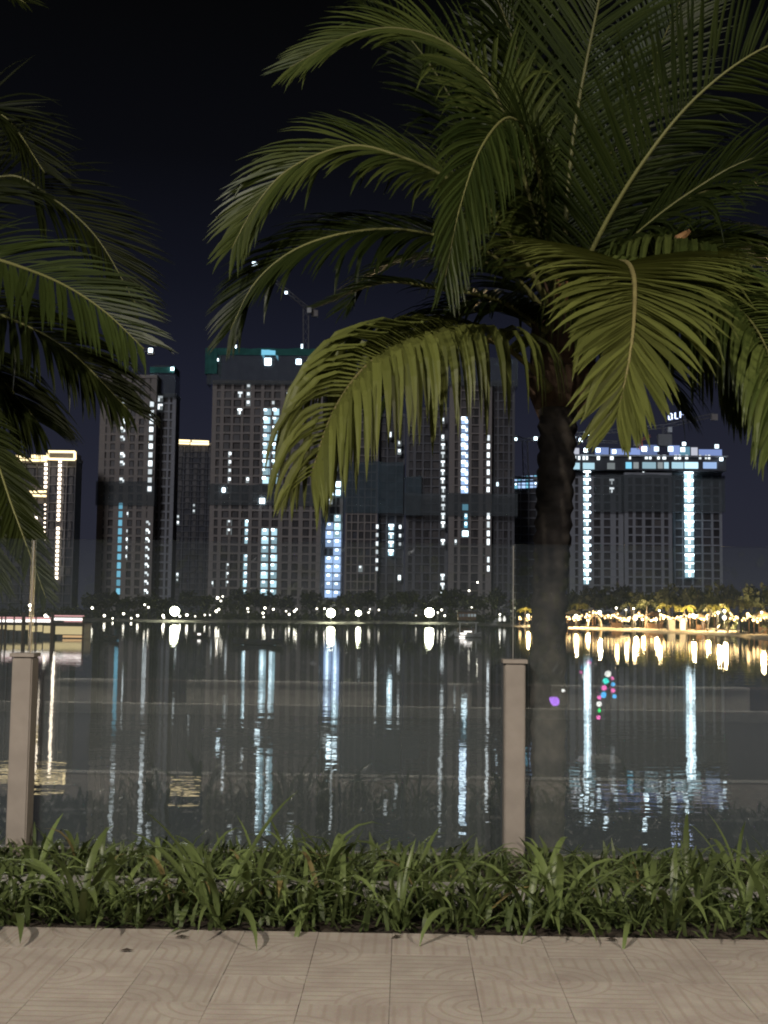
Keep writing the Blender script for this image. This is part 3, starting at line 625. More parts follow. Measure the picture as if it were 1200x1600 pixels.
# ---------------------------------------------------------------- far shore: trees, lamps, pavilion things
def crown_mesh(seed, n=420, rx=1.0, rz=.8, size=.16):
    r = random.Random(seed); mb = MB()
    lobes = [(Vector((r.uniform(-.55, .55)*rx, r.uniform(-.5, .5)*rx, r.uniform(-.3, .45)*rz)), r.uniform(.35, .6)) for _ in range(9)]
    for _ in range(n):
        c, q = r.choice(lobes); d = Vector((r.gauss(0, 1), r.gauss(0, 1), r.gauss(0, 1))).normalized()
        p = c + d*q*r.uniform(.55, 1.05); a = Vector((r.gauss(0, 1), r.gauss(0, 1), r.gauss(0, 1))).normalized(); b = a.cross(d)
        if b.length < .1: continue
        b.normalize(); s_ = size*r.uniform(.6, 1.3)
        mb.quad(p-a*s_, p+b*s_*.55, p+a*s_, p-b*s_*.55)
    return mb.mesh('crown', M['crown'])
CROWNS = [crown_mesh(k) for k in range(5)]
mt = MB(); mt.tube([(0, 0, 0), (.05, .02, .5), (-.04, 0, 1.0)], [.09, .065, .03], 6)
for a in range(4): mt.tube([(0, 0, .7), (.3*math.cos(a*1.7), .3*math.sin(a*1.7), 1.15)], [.04, .012], 5)
TRUNK = mt.mesh('trunk', M['trunk'])
tree_rows = [  # px, top y, width px, dY, label
 (140, 926, 40, 'dark bushy tree at the left end of the far shore'), (168, 920, 44, 'tall dark tree under the left edge of the cyan windowed tower'),
 (200, 930, 46, 'broad dark tree under the cyan window column'), (232, 926, 40, 'dark tree just left of the first bright shore lamp'),
 (262, 932, 38, 'low dark tree right behind the leftmost bright shore lamp'), (292, 922, 42, 'dark round tree below the gold roofed distant block'),
 (322, 926, 40, 'dark tree beneath the left corner of the teal netted tower'), (352, 932, 38, 'small dark tree under the wide tower left half'),
 (382, 918, 52, 'large dark dome shaped tree in front of the wide tower'), (416, 922, 44, 'dark tree directly under the bright two window shaft'),
 (448, 928, 40, 'dark tree midway between the two lit shafts'), (480, 920, 46, 'tall dark tree left of the second bright shore lamp'),
 (512, 932, 36, 'low dark tree behind the second bright shore lamp'), (542, 924, 42, 'dark tree behind the small middle shore lamp'),
 (574, 920, 46, 'dense dark tree right of the small middle lamp'), (606, 926, 42, 'dark tree below the row of four lit windows'),
 (638, 918, 48, 'dark tree left of the third bright shore lamp'), (672, 926, 40, 'dark tree behind the third bright shore lamp'),
 (704, 916, 48, 'dark spreading tree beneath the blue lit shaft'), (738, 926, 44, 'dark tree behind the white fence on the far shore'),
 (772, 918, 44, 'dark tree near the two white closed parasols'), (806, 930, 40, 'low dark tree above the lamps left of the palm trunk'),
 (842, 920, 46, 'dark tree behind the big palm trunk on the far shore'), (895, 922, 50, 'dark tree behind the left beach stall'),
 (928, 914, 54, 'wide dark tree under the left lamp column of the right tower'), (968, 912, 56, 'tall dark tree behind the beach lights left half'),
 (1008, 918, 50, 'dark rounded tree above the beach string lights'), (1048, 908, 58, 'large dark tree under the right lamp column'),
 (1090, 914, 52, 'dark tree behind the yellow lit beach palms'), (1132, 908, 58, 'big dark tree behind the beach lamp at right'),
 (1174, 910, 56, 'dark tree behind the lit beach parasol at far right'), (1215, 906, 60, 'dark tree cut by the right edge of the picture')]
def shore_y(px):                               # depth of the shore line at this pixel column
    best = min(sp, key=lambda p: abs(math.atan2(p.x, p.y) - math.atan2(P(px, 960, 100).x, 100)))
    return best.y
rtz = random.Random(21)
for i, (px, ty, wd, lab) in enumerate(tree_rows):
    Y = shore_y(px) + rtz.uniform(29, 40); zb = WZ+.5; p = P(px, 960, Y); zt = P(px, ty, Y).z; h = zt-zb
    rt_ = empty('shore_tree', (p.x, Y, zb), lab, 'tree', 'dark trees along the far shore')
    link('trunk', TRUNK, (p.x, Y, zb), rt_, rot=(0, 0, rtz.uniform(0, 6)), scale=(h*.28, h*.28, h*.55))
    cw = wd/F*Y*.5
    link('crown', CROWNS[i % 5], (p.x, Y, zb+h*.58), rt_, rot=(0, 0, rtz.uniform(0, 6)), scale=(cw, cw, h*.48))
# dark undergrowth along the shore path
hb = MB(); rr_ = random.Random(9)
for k in range(9000):
    p = rr_.choice(sp[8:112]); q = off(p, rr_.uniform(27, 36), WZ+.45+abs(rr_.gauss(0, .9))); q.x += rr_.uniform(-2, 2)
    a = Vector((rr_.gauss(0, 1), rr_.gauss(0, 1), rr_.gauss(0, 1))).normalized(); b = a.orthogonal().normalized(); s_ = rr_.uniform(.25, .6)
    hb.quad(q-a*s_, q+b*s_*.6, q+a*s_, q-b*s_*.6)
tag(hb.build('shore_undergrowth', M['crown']), 'dark hedge like undergrowth along the far shore', 'undergrowth', kind='stuff')

def point_light(name, p, energy, col, parent, rad=.3):
    ld = bpy.data.lights.new(name, 'POINT'); ld.energy = energy; ld.color = col; ld.shadow_soft_size = rad
    o = bpy.data.objects.new(name, ld); COL.objects.link(o); o.parent = parent; o.location = Vector(p) - WL[parent.name]; return o
def shore_lamp(px, py, q, label, energy):
    Y = shore_y(px) + 4.5; p = P(px, py, Y); b = Vector((p.x, Y, WZ+.25)); r = empty('shore_lamp', b, label, 'lamp', 'bright lamps on the far shore')
    mb = MB(); mb.tube([b, (p.x, Y, p.z-.2)], [.09, .06], 8); mb.tube([(p.x, Y, b.z), (p.x, Y, b.z+.25)], [.2, .12], 8); mb.build('pole', M['dark_metal'], r, origin=b)
    mb = MB(); mb.ball(p, q/F*Y/2, 14, 8); mb.build('globe', M['globe'], r, origin=p, smooth=True)
    mb = MB(); mb.tube([(p.x, Y, p.z+q/F*Y/2), (p.x, Y, p.z+q/F*Y/2+.2)], [.5*q/F*Y, .1], 10); mb.build('cap', M['dark_metal'], r)
    point_light('shore_lamp_light', (p.x, Y-.9, p.z), energy*1.6, (.95, 1.0, .70), r)
shore_lamp(273, 955, 14, 'bright greenish globe lamp on the left part of the far shore', 1500)
shore_lamp(517, 958, 13, 'bright greenish globe lamp under the tall narrow lit shaft', 1500)
shore_lamp(560, 958, 8, 'smaller white globe lamp between the two bright centre lamps', 500)
shore_lamp(671, 957, 14, 'bright greenish globe lamp below the thin row of white lamps', 1500)

pl = MB(); pl.tube([(0, 0, 0), (0, 0, 1)], [.05, .04], 6); PLM = pl.mesh('pole', M['dark_metal'])
pg = MB(); pg.ball((0, 0, 0), 1, 10, 6); PGM = pg.mesh('globe', M['globe_small'], smooth=True)
PLAMPS = (((163, 962, 5), (176, 966, 3), (193, 959, 5), (205, 966, 3.5), (215, 962, 5), (144, 950, 5), (232, 949, 4), (226, 945, 3), (255, 962, 5), (256, 965, 4), (281, 963, 4), (292, 961, 5), (305, 963, 4), (320, 961, 3), (328, 961, 3),
        (338, 955, 5), (342, 952, 4), (340, 934, 5), (345, 939, 4), (348, 932, 3), (387, 951, 5), (388, 956, 3), (411, 958, 4.5), (414, 950, 4.5), (427, 952, 4), (412, 964, 3), (447, 955, 3), (452, 960, 4), (460, 955, 4), (463, 952, 3.5), (495, 951, 4), (507, 951, 3), (543, 952, 3.5), (576, 957, 4), (578, 952, 3), (592, 953, 4), (650, 962, 3), (690, 953, 4), (684, 957, 3), (695, 962, 3.5), (737, 949, 3), (733, 923, 4), (746, 910, 3), (781, 960, 3)))
for i, (px, py, q) in enumerate(PLAMPS):
    Y = shore_y(px) + (6 if py > 955 else 12); p = P(px, py, Y); b = Vector((p.x, Y, WZ+.4))
    r = empty('path_lamp', b, f"small white lamp {'among the far trees' if py < 955 else 'low by the water'}, {ORD[sorted(q_ for q_ in PLAMPS if (q_[1] < 955) == (py < 955)).index((px, py, q))]} of its row from the left", 'lamp', 'small lamps on the far shore')
    link('pole', PLM, b, r, scale=(1, 1, max(.3, p.z-b.z))); rad = q/F*Y/2*.75; link('globe', PGM, p, r, scale=(rad, rad, rad))

# white fence like row of boxes (x 718-742) and the two closed parasols (781,788)
Y = shore_y(730)+6; b = P(730, 966, Y); r = empty('white_kiosk', b, 'low row of pale lit windows on the far shore right of the third lamp', 'kiosk')
m_ = MB(); a, c = P(716, 958, Y), P(744, 967, Y); m_.box((a.x, Y, c.z-.3), (c.x, Y+3, a.z+.3)); m_.build('wall', M['wood'], r)
m_ = MB(); m_.box((a.x-.3, Y-.4, a.z+.3), (c.x+.3, Y+3.4, a.z+.5)); m_.build('roof', M['dark_metal'], r)
for k in range(6):
    q = P(719+4.6*k, 961.5, Y); link('window', umesh('win_white'), (q.x, Y-.15, q.z), r, scale=(.45, .2, .6))
for px in (781, 788):
    Y = shore_y(px)+1.5; b = P(px, 974, Y); z1 = P(px, 962, Y).z; r = empty('closed_parasol', b, 'left of two white closed parasols on the sand spit' if px == 781 else 'right of two white closed parasols on the sand spit', 'parasol')
    m_ = MB(); m_.tube([(b.x, Y, WZ), (b.x, Y, z1)], .04, 6); m_.build('pole', M['steel'], r)
    m_ = MB(); m_.tube([(b.x, Y, b.z+.4), (b.x, Y, b.z+.8), (b.x, Y, z1-.3), (b.x, Y, z1)], [.22, .3, .16, .03], 8); m_.build('canopy', emit('parasol_glow', (1, .97, .9), 1.3) if px == 781 else bpy.data.materials['parasol_glow'], r)  # lit look of the canvas put in as its own emission

# ---------------------------------------------------------------- right hand beach
def bp(px, py):                                # a point on the beach sand seen at this pixel
    p = G(px, py, WZ+.28); az = math.atan2(p.x, p.y); q = min(sp, key=lambda k: abs(math.atan2(k.x, k.y)-az))
    r0 = math.hypot(q.x, q.y); r1 = math.hypot(p.x, p.y)
    r2 = r0 + min(max(r1-r0, 2.5), 6) + max(0, min(r1-r0-6, 50))*.16          # nearer the water where the pixel would put it among the trees
    return Vector((p.x*r2/r1, p.y*r2/r1, WZ+.26))
def beach_palm(px, ybase, ytop, label, lean=0.0, seed=0, lit=True):
    b = bp(px, ybase); Y = b.y; h = P(px, ytop, Y).z - b.z; rn = random.Random(seed)
    r = empty('beach_palm', b, label, 'palm tree', 'small palms on the lit beach'); tp = b + Vector((lean*h, 0, h*.72))
    m_ = MB(); m_.tube(catmull([b, b+Vector((lean*.3*h, 0, h*.35)), tp], 6), [.16, .14, .13, .12, .11, .10, .10], 7); m_.build('trunk', M['trunk'], r, origin=b)
    for k in range(9):
        az = 2*math.pi*k/9 + rn.uniform(-.3, .3); ln = h*.42*rn.uniform(.8, 1.15); up = rn.uniform(.35, 1.0)
        d = Vector((math.cos(az), math.sin(az), 0)); pts = catmull([tp, tp+d*ln*.4+Vector((0, 0, ln*.38*up)), tp+d*ln*.8+Vector((0, 0, ln*.15*up)), tp+d*ln+Vector((0, 0, -ln*.3))], 8)
        m_ = MB(); sd = d.cross(Vector((0, 0, 1)))
        for i in range(8):
            for q in (-1, 1):
                for e in range(2):
                    a = pts[i].lerp(pts[i+1], e*.5); L = ln*.32*math.sin(math.pi*(.15+.8*(i+e*.5)/8)); t_ = (pts[i+1]-pts[i]).normalized()
                    c = a + (sd*q*.75+t_*.6-Vector((0, 0, .45))).normalized()*L; m_.quad(a-t_*.07, a+t_*.07, c+t_*.02, c-t_*.02)
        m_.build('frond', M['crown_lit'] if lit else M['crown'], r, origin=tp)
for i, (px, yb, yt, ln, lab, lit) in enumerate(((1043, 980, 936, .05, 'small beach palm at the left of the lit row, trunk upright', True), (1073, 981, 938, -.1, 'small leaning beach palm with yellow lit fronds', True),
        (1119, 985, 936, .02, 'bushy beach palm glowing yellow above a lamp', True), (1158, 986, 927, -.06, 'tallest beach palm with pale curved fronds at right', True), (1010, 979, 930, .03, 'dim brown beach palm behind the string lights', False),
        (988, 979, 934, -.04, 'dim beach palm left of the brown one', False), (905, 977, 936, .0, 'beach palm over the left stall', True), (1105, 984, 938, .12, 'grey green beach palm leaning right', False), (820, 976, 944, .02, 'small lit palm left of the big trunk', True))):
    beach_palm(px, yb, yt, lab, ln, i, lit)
# string lights: strings of bulbs over the beach
sb = MB(); sb.ball((0, 0, 0), 1, 8, 5); SBM = sb.mesh('bulb', M['string_bulb'], smooth=True)
strings = [((886, 962), (926, 953), 12, 'string of warm bulbs over the left beach stall'), ((930, 955), (965, 957), 11, 'string of warm bulbs right of the arched tent'), ((963, 963), (1000, 956), 12, 'string of warm bulbs rising to the brown palm'),
           ((1000, 958), (1034, 961), 10, 'string of warm bulbs above the dark stall'), ((1034, 959), (1070, 959), 11, 'string of warm bulbs above the white box'), ((1078, 958), (1116, 955), 11, 'string of warm bulbs between the leaning palm and glowing palm'),
           ((1138, 956), (1170, 960), 11, 'string of warm bulbs left of the lit parasol'), ((1170, 958), (1206, 957), 11, 'string of warm bulbs at the right edge of the beach'), ((812, 963), (837, 958), 9, 'string of warm bulbs just left of the big palm trunk')]
rs2 = random.Random(31)
for (a, b), (c, d), n, lab in strings:
    Yq = bp((a+c)/2, 982 if a > 850 else 977).y + 4; p0, p1 = P(a, b, Yq), P(c, d, Yq+rs2.uniform(-1, 2))
    r = empty('string_lights', ((p0.x+p1.x)/2, Yq, WZ+.3), lab, 'string lights', 'string lights over the beach'); pts = []
    for k in range(n):
        u = k/(n-1); p = p0.lerp(p1, u) - Vector((0, 0, .5*4*u*(1-u))) + Vector((0, 0, rs2.uniform(-.06, .06))); pts.append(p)
        for rep_ in range(2):
            q = rs2.uniform(.06, .19); link('bulb', SBM, p-Vector((rs2.uniform(-.25, .25), .1+rep_*.4, .15+rep_*rs2.uniform(.15, .5))), r, scale=(q, q, q))
    m_ = MB(); m_.tube(pts, .015, 4); m_.build('wire', M['dark_metal'], r, origin=p0)
    for p in (p0, p1):
        m_ = MB(); m_.tube([(p.x, p.y, WZ+.2), (p.x, p.y, p.z+.1)], .05, 6); m_.build('pole', M['wood'], r)
BLAMPS = (((900, 963, 9, 900), (937, 957, 8, 500), (993, 966, 9, 800), (1025, 968, 6, 250), (1083, 962, 9, 600), (1105, 967, 5, 150), (1132, 965, 9, 900), (1132, 955, 6, 150), (1122, 957, 6, 500), (1190, 957, 5, 200), (963, 950, 4, 50), (990, 951, 4, 50), (1030, 954, 4, 50), (978, 953, 4, 50), (825, 962, 7, 500), (918, 969, 4, 100), (1004, 968, 4, 80)))
for i, (px, py, q, e) in enumerate(BLAMPS):
    gb = bp(px, 982 if px > 850 else 977); Yq = gb.y + 2.0; p = P(px, py, Yq)
    r = empty('beach_lamp', (p.x, Yq, WZ+.28), f"{'large' if q > 7 else 'small'} warm globe lamp on a beach post, {ORD[sorted(k_ for k_ in BLAMPS if (k_[2] > 7) == (q > 7)).index((px, py, q, e))]} {'large' if q > 7 else 'small'} one from the left", 'lamp', 'globe lamps on the lit beach')
    link('pole', PLM, (p.x, Yq, WZ+.28), r, scale=(1, 1, p.z-WZ-.3)); rad = q/F*Yq/2*.7; link('globe', PGM, p, r, scale=(rad, rad, rad))
    point_light('beach_lamp_light', (p.x, Yq-.6, p.z), e*6.5, (1.0, .72, .36), r)
def stall(px0, px1, ybase, ytop, label, mat, open_=True):
    a = bp(px0, ybase); Y = a.y + 3; x0, x1 = P(px0, ybase, Y).x, P(px1, ybase, Y).x; z0 = WZ+.25; z1 = P(px0, ytop, Y).z
    r = empty('beach_stall', ((x0+x1)/2, Y, z0), label, 'stall', 'stalls on the lit beach')
    for x in (x0, x1):
        for y in (Y, Y+2):
            m_ = MB(); m_.tube([(x, y, z0-.2), (x, y, z0+(z1-z0)*.72)], .05, 6); m_.build('post', M['wood'], r)
    m_ = MB(); zc = z0+(z1-z0)*.72; mx_, my = (x0+x1)/2, Y+1; e = .3
    cs = [(x0-e, Y-e, zc), (x1+e, Y-e, zc), (x1+e, Y+2+e, zc), (x0-e, Y+2+e, zc)]
    for i in range(4): m_.quad(cs[i], cs[(i+1) % 4], (mx_, my, z1), (mx_, my, z1+.01))
    m_.build('canopy', M[mat], r)
    m_ = MB(); m_.box((x0+.1, Y+.1, z0-.1), (x1-.1, Y+.7, z0+.85)); m_.build('counter', M['wood'], r)
stall(886, 908, 977, 952, 'tan roofed beach stall glowing at the left end of the beach', 'canvas_tan'); stall(1012, 1036, 981, 955, 'dark beach stall under string lights beside the white box', 'wood'); stall(1186, 1204, 985, 953, 'brown beach hut at the right edge of the picture', 'canvas_tan')
stall(1088, 1102, 983, 958, 'small beach stall left of the glowing palm', 'canvas_tan'); stall(956, 974, 979, 957, 'small beach stall right of the arched tent', 'canvas_tan')
# arched tent
a, c = bp(921, 979), bp(946, 979); Y = a.y+1.5; r = empty('arched_tent', ((a.x+c.x)/2, Y, WZ+.28), 'pale arched tent open to the lake on the lit beach', 'tent'); h = P(935, 962, Y).z - (WZ+.28)
m_ = MB(); N = 10
arc = lambda k, s_: Vector(((a.x+c.x)/2 + (c.x-a.x)/2*s_*math.cos(math.pi*k/N), 0, WZ+.28+h*s_*math.sin(math.pi*k/N)))
for k in range(N):
    for y0, y1 in ((Y, Y+3),): m_.quad(arc(k, 1)+Vector((0, y0, 0)), arc(k+1, 1)+Vector((0, y0, 0)), arc(k+1, 1)+Vector((0, y1, 0)), arc(k, 1)+Vector((0, y1, 0)))
m_.build('canopy', M['canvas_tan'], r)
m_ = MB(); m_.tube([arc(k, 1.01)+Vector((0, Y-.05, 0)) for k in range(N+1)], .09, 6); m_.build('arch_rim', M['canvas'], r)
def beach_box(px, w_, y0, y1, name, label, cat, mat, dep=.8, rot=0):
    b = bp(px, y1); Y = b.y; ww = w_/F*Y; h = P(px, y0, Y).z-b.z; r = empty(name, b, label, cat)
    m_ = MB(); m_.box((b.x-ww/2, Y, b.z), (b.x+ww/2, Y+dep, b.z+h*.92)); m_.build('body', M[mat], r)
    m_ = MB(); m_.box((b.x-ww/2-.06, Y-.06, b.z+h*.92), (b.x+ww/2+.06, Y+dep+.06, b.z+h)); m_.build('lid', M['canvas'], r)
beach_box(1050, 10, 968, 982, 'ice_box', 'tall white box standing at the water edge of the beach', 'box', 'canvas'); beach_box(1068, 11, 966, 979, 'display_board', 'white slanted display board right of the tall white box', 'board', 'canvas', .15)
def parasol(px, ybase, ytop, w_, label, mat):
    b = bp(px, ybase); Y = b.y; z1 = P(px, ytop, Y).z; rr2 = w_/F*Y/2; r = empty('beach_parasol', b, label, 'parasol', 'parasols on the lit beach')
    m_ = MB(); m_.tube([b, (b.x, Y, z1)], .04, 6); m_.build('pole', M['wood'], r)
    for k in range(8):
        m_ = MB(); a0, a1 = 2*math.pi*k/8, 2*math.pi*(k+1)/8; zq = z1-rr2*.42
        m_.quad((b.x+rr2*math.cos(a0), Y+rr2*math.sin(a0), zq), (b.x+rr2*math.cos(a1), Y+rr2*math.sin(a1), zq), (b.x, Y, z1), (b.x, Y, z1+.005)); m_.build('canopy_panel', M[mat], r)
parasol(1178, 985, 961, 20, 'pale yellow open parasol lit from below near the right edge', 'canvas'); parasol(1137, 984, 962, 13, 'small tan parasol beside the bright beach lamp', 'canvas_tan')
b = bp(1155, 983); r = empty('closed_parasol', b, 'white closed parasol standing right of the sun loungers', 'parasol'); z1 = P(1155, 966, b.y).z
m_ = MB(); m_.tube([b, (b.x, b.y, z1)], .04, 6); m_.build('pole', M['wood'], r)
m_ = MB(); m_.tube([b+Vector((0, 0, .25)), b+Vector((0, 0, .5)), (b.x, b.y, z1)], [.35, .3, .04], 8); m_.build('canopy', M['canvas'], r)
for px, py, lab in ((1113, 983, 'pale sun lounger facing the water left of the dark one'), (1128, 984, 'dark framed sun lounger beside the bright lamp'), (1146, 986, 'sun lounger nearest to the closed parasol')):
    b = bp(px, py); r = empty('sun_lounger', b, lab, 'lounger', 'loungers on the lit beach')
    m_ = MB(); m_.box((b.x-.9, b.y-.35, b.z+.3), (b.x+.5, b.y+.35, b.z+.38)); m_.build('seat', M['canvas'], r)
    m_ = MB(); m_.bar(b+Vector((.5, 0, .36)), b+Vector((1.0, 0, .85)), .65, .07); m_.build('backrest', M['canvas'], r)
    for dx in (-.8, .45):
        for dy in (-.28, .28):
            m_ = MB(); m_.box((b.x+dx, b.y+dy-.03, b.z-.05), (b.x+dx+.06, b.y+dy+.03, b.z+.3)); m_.build('leg', M['wood'], r)
def boat(px, py, L, label, mat, name='kayak', z=None, lamp=None, cab=False):
    b = G(px, py, WZ) if z is None else G(px, py, z); r = empty(name, b, label, 'boat'); m_ = MB(); n = 8; rows_ = []
    for k in range(n+1):
        u = k/n*2-1; wv = .42*(1-abs(u)**2.5)+.02; kz = .12*u*u*1.6; x = b.x+u*L/2
        rows_.append([Vector((x, b.y-wv, b.z+.36+kz)), Vector((x, b.y-wv*.6, b.z+.05+kz)), Vector((x, b.y, b.z-.06+kz)), Vector((x, b.y+wv*.6, b.z+.05+kz)), Vector((x, b.y+wv, b.z+.36+kz))])
    for k in range(n):
        for j in range(4): m_.quad(rows_[k][j], rows_[k+1][j], rows_[k+1][j+1], rows_[k][j+1])
        m_.quad(rows_[k][0]*.5+rows_[k][4]*.5 - Vector((0, .3, .12)), rows_[k+1][0]*.5+rows_[k+1][4]*.5-Vector((0, .3, .12)), rows_[k+1][0]*.5+rows_[k+1][4]*.5+Vector((0, .3, -.12)), rows_[k][0]*.5+rows_[k][4]*.5+Vector((0, .3, -.12)))
    m_.build('hull', M[mat], r, origin=b)
    for sx in (-.5, .45):
        m_ = MB(); m_.box((b.x+sx*L*.5-.12, b.y-.38, b.z+.28), (b.x+sx*L*.5+.12, b.y+.38, b.z+.33)); m_.build('seat', M['wood'], r)
    if cab:
        m_ = MB()
        for sx in (-.3, .3):
            m_.bar(b+Vector((sx*L, -.4, .3)), b+Vector((sx*L, -.4, 1.4)), .06); m_.bar(b+Vector((sx*L, .4, .3)), b+Vector((sx*L, .4, 1.4)), .06)
        m_.box((b.x-L*.38, b.y-.5, b.z+1.4), (b.x+L*.38, b.y+.5, b.z+1.48)); m_.build('awning', M['hull_white'], r)
    if lamp:
        for (x, y, w_, h_) in lamp:
            p = P(x, y, b.y-.55); link('boat_light', umesh('led_white'), p, r, scale=(w_/F*b.y, .06, h_/F*b.y))
boat(985, 980.5, 3.4, 'pale kayak pulled up on the sand below the beach lamp', 'hull_white', z=WZ+.2); boat(906, 979, 2.6, 'small lit boat on the sand in front of the left stall', 'hull_white', 'rowing_boat', z=WZ+.2); boat(948, 979.5, 3.2, 'pale canoe on the sand right of the arched tent', 'hull_white', 'canoe', z=WZ+.2)
boat(731, 996, 2.6, 'small pedal boat with white light strips out on the lake', 'hull_white', 'pedal_boat', lamp=((724, 990, 10, 2.5), (731, 987, 12, 2.2), (722, 994.5, 9, 2)), cab=True)
boat(311, 996, 1.5, 'small dark dinghy with a white lamp on the left part of the lake', 'hull_dark', 'dinghy', lamp=((311, 991, 5, 3),))
boat(404, 1008, 3.4, 'long dark rowing boat on the lake below the wide tower', 'hull_dark', 'rowing_boat'); boat(174, 1001, 1.1, 'tiny dark float boat with a dim lamp on the left', 'hull_dark', 'float_boat')
# people on the beach, small standing figures grown as one skin each
def person(px, py, label, face=0.0, sit=False):
    b = bp(px, py); me = bpy.data.meshes.new('person'); h = 1.65
    v = [(0, 0, .92), (0, 0, 1.15), (0, 0, 1.38), (0, 0, 1.48), (0, 0, 1.6), (.1, 0, .86), (.11, .02, .48), (.11, 0, .06), (.11, -.14, .03), (-.1, 0, .86), (-.12, -.06, .48), (-.13, .04, .06), (-.13, -.1, .03), (.19, 0, 1.36), (.26, .02, 1.1), (.24, -.1, .86), (-.19, 0, 1.36), (-.27, .0, 1.1), (-.22, -.12, .9)]
    e = [(0, 1), (1, 2), (2, 3), (3, 4), (0, 5), (5, 6), (6, 7), (7, 8), (0, 9), (9, 10), (10, 11), (11, 12), (2, 13), (13, 14), (14, 15), (2, 16), (16, 17), (17, 18)]
    rad = [.13, .13, .14, .055, .10, .09, .065, .045, .04, .09, .065, .045, .04, .06, .045, .035, .06, .045, .035]
    me.from_pydata(v, e, []); me.materials.append(M['cloth']); o = link('person', me, b, rot=(0, 0, face))
    o.modifiers.new('skin', 'SKIN'); me.skin_vertices.new() if not me.skin_vertices else None
    for q, rd in zip(me.skin_vertices[0].data, rad): q.radius = (rd, rd)
    me.skin_vertices[0].data[0].use_root = True
    sd = o.modifiers.new('sub', 'SUBSURF'); sd.levels = sd.render_levels = 1
    tag(o, label, 'person', 'people on the lit beach')
    m_ = MB(); m_.ball((b.x, b.y-.01, b.z+1.62), .11, 10, 6, 1.2); hd = m_.build('face', M['skin'], o, origin=(b.x, b.y, b.z+1.5)); return o
person(1098, 983, 'person in dark clothes standing left of the glowing palm', .5); person(1143, 985, 'person in dark clothes standing behind the loungers', -.4); person(1030, 981, 'person in dark clothes in front of the dark stall', 1.2); person(973, 980, 'person in dark clothes by the pale kayak', 2.0); person(1163, 984, 'person in dark clothes between closed and open parasol', .2)

# floating deck with lit side at far left
Y = G(70, 997, WZ).y; b = P(40, 996, Y); r = empty('floating_deck', (b.x, Y, WZ), 'long low floating deck at far left with glowing cream side panels', 'deck')
x0, x1 = P(-160, 980, Y).x, P(131, 980, Y).x; zd = P(100, 975, Y).z
m_ = MB(); m_.box((x0, Y+.1, WZ-.3), (x1, Y+2.2, zd-.02)); m_.build('hull', M['hull_dark'], r)
m_ = MB(); m_.box((x0-.1, Y-.15, zd-.02), (x1+.05, Y+2.3, zd+.08)); m_.build('deck_floor', M['wood'], r)
for a, c, t0, t1 in ((-60, -45, 977, 983), (-42, -20, 977, 983), (-17, -3, 977, 983), (-1, 2, 977, 983), (5, 9, 977, 983), (11, 23, 977, 984), (24, 36, 977, 985), (40, 45, 977, 984), (48, 57, 978, 987), (58.5, 66, 977, 987), (68, 82, 978, 989), (86.5, 130, 979, 991)):
    m_ = MB(); p, q = P(a, t1, Y), P(c, t0, Y); m_.box((p.x, Y-.02, p.z), (q.x, Y+.08, q.z)); m_.build('light_panel', M['panel_glow'], r)
m_ = MB(); p, q = P(98, 996, Y), P(130, 993, Y); m_.box((p.x, Y-.02, p.z), (q.x, Y+.08, q.z)); m_.build('light_panel', emit('deck_panel_orange', (1, .62, .30), .8), r)
for a, c, yy, hh, mt_ in ((-60, 36, 970, 3.6, 'led_white'), (40, 80, 970, 4, 'led_white'), (84, 130, 967.5, 3.4, 'led_white'), (84, 131, 962.5, 1.6, 'led_pink'), (-60, 80, 965.5, 1.5, 'led_pink'), (100, 128, 971, 1.4, 'led_pink')):
    m_ = MB(); p, q = P(a, yy+hh/2, Y+.4), P(c, yy-hh/2, Y+.4); m_.box((p.x, Y+.4, min(p.z, q.z)), (q.x, Y+.5, max(p.z, q.z))); m_.build('light_rail', M[mt_], r)
for a in (-50, -20, 4, 10, 23.5, 38, 57.5, 83, 131):
    m_ = MB(); p = P(a, 960, Y-.1); m_.tube([(p.x, Y-.25, WZ-.3), (p.x, Y-.25, P(a, 957 if a in (38, 83) else 963, Y).z)], .14 if a in (38, 83) else .06, 8); m_.build('mooring_post', M['wood'], r)
for a, yy, q in ((47, 946, 5), (47, 953, 3), (71, 962, 5), (75, 964, 3)):
    p = P(a, yy, Y+1); link('deck_lamp', PGM, p, r, scale=(q/F*Y/2,)*3); m_ = MB(); m_.tube([(p.x, Y+1.3, zd), (p.x, Y+1.3, p.z)], .03, 5); m_.build('lamp_pole', M['dark_metal'], r)

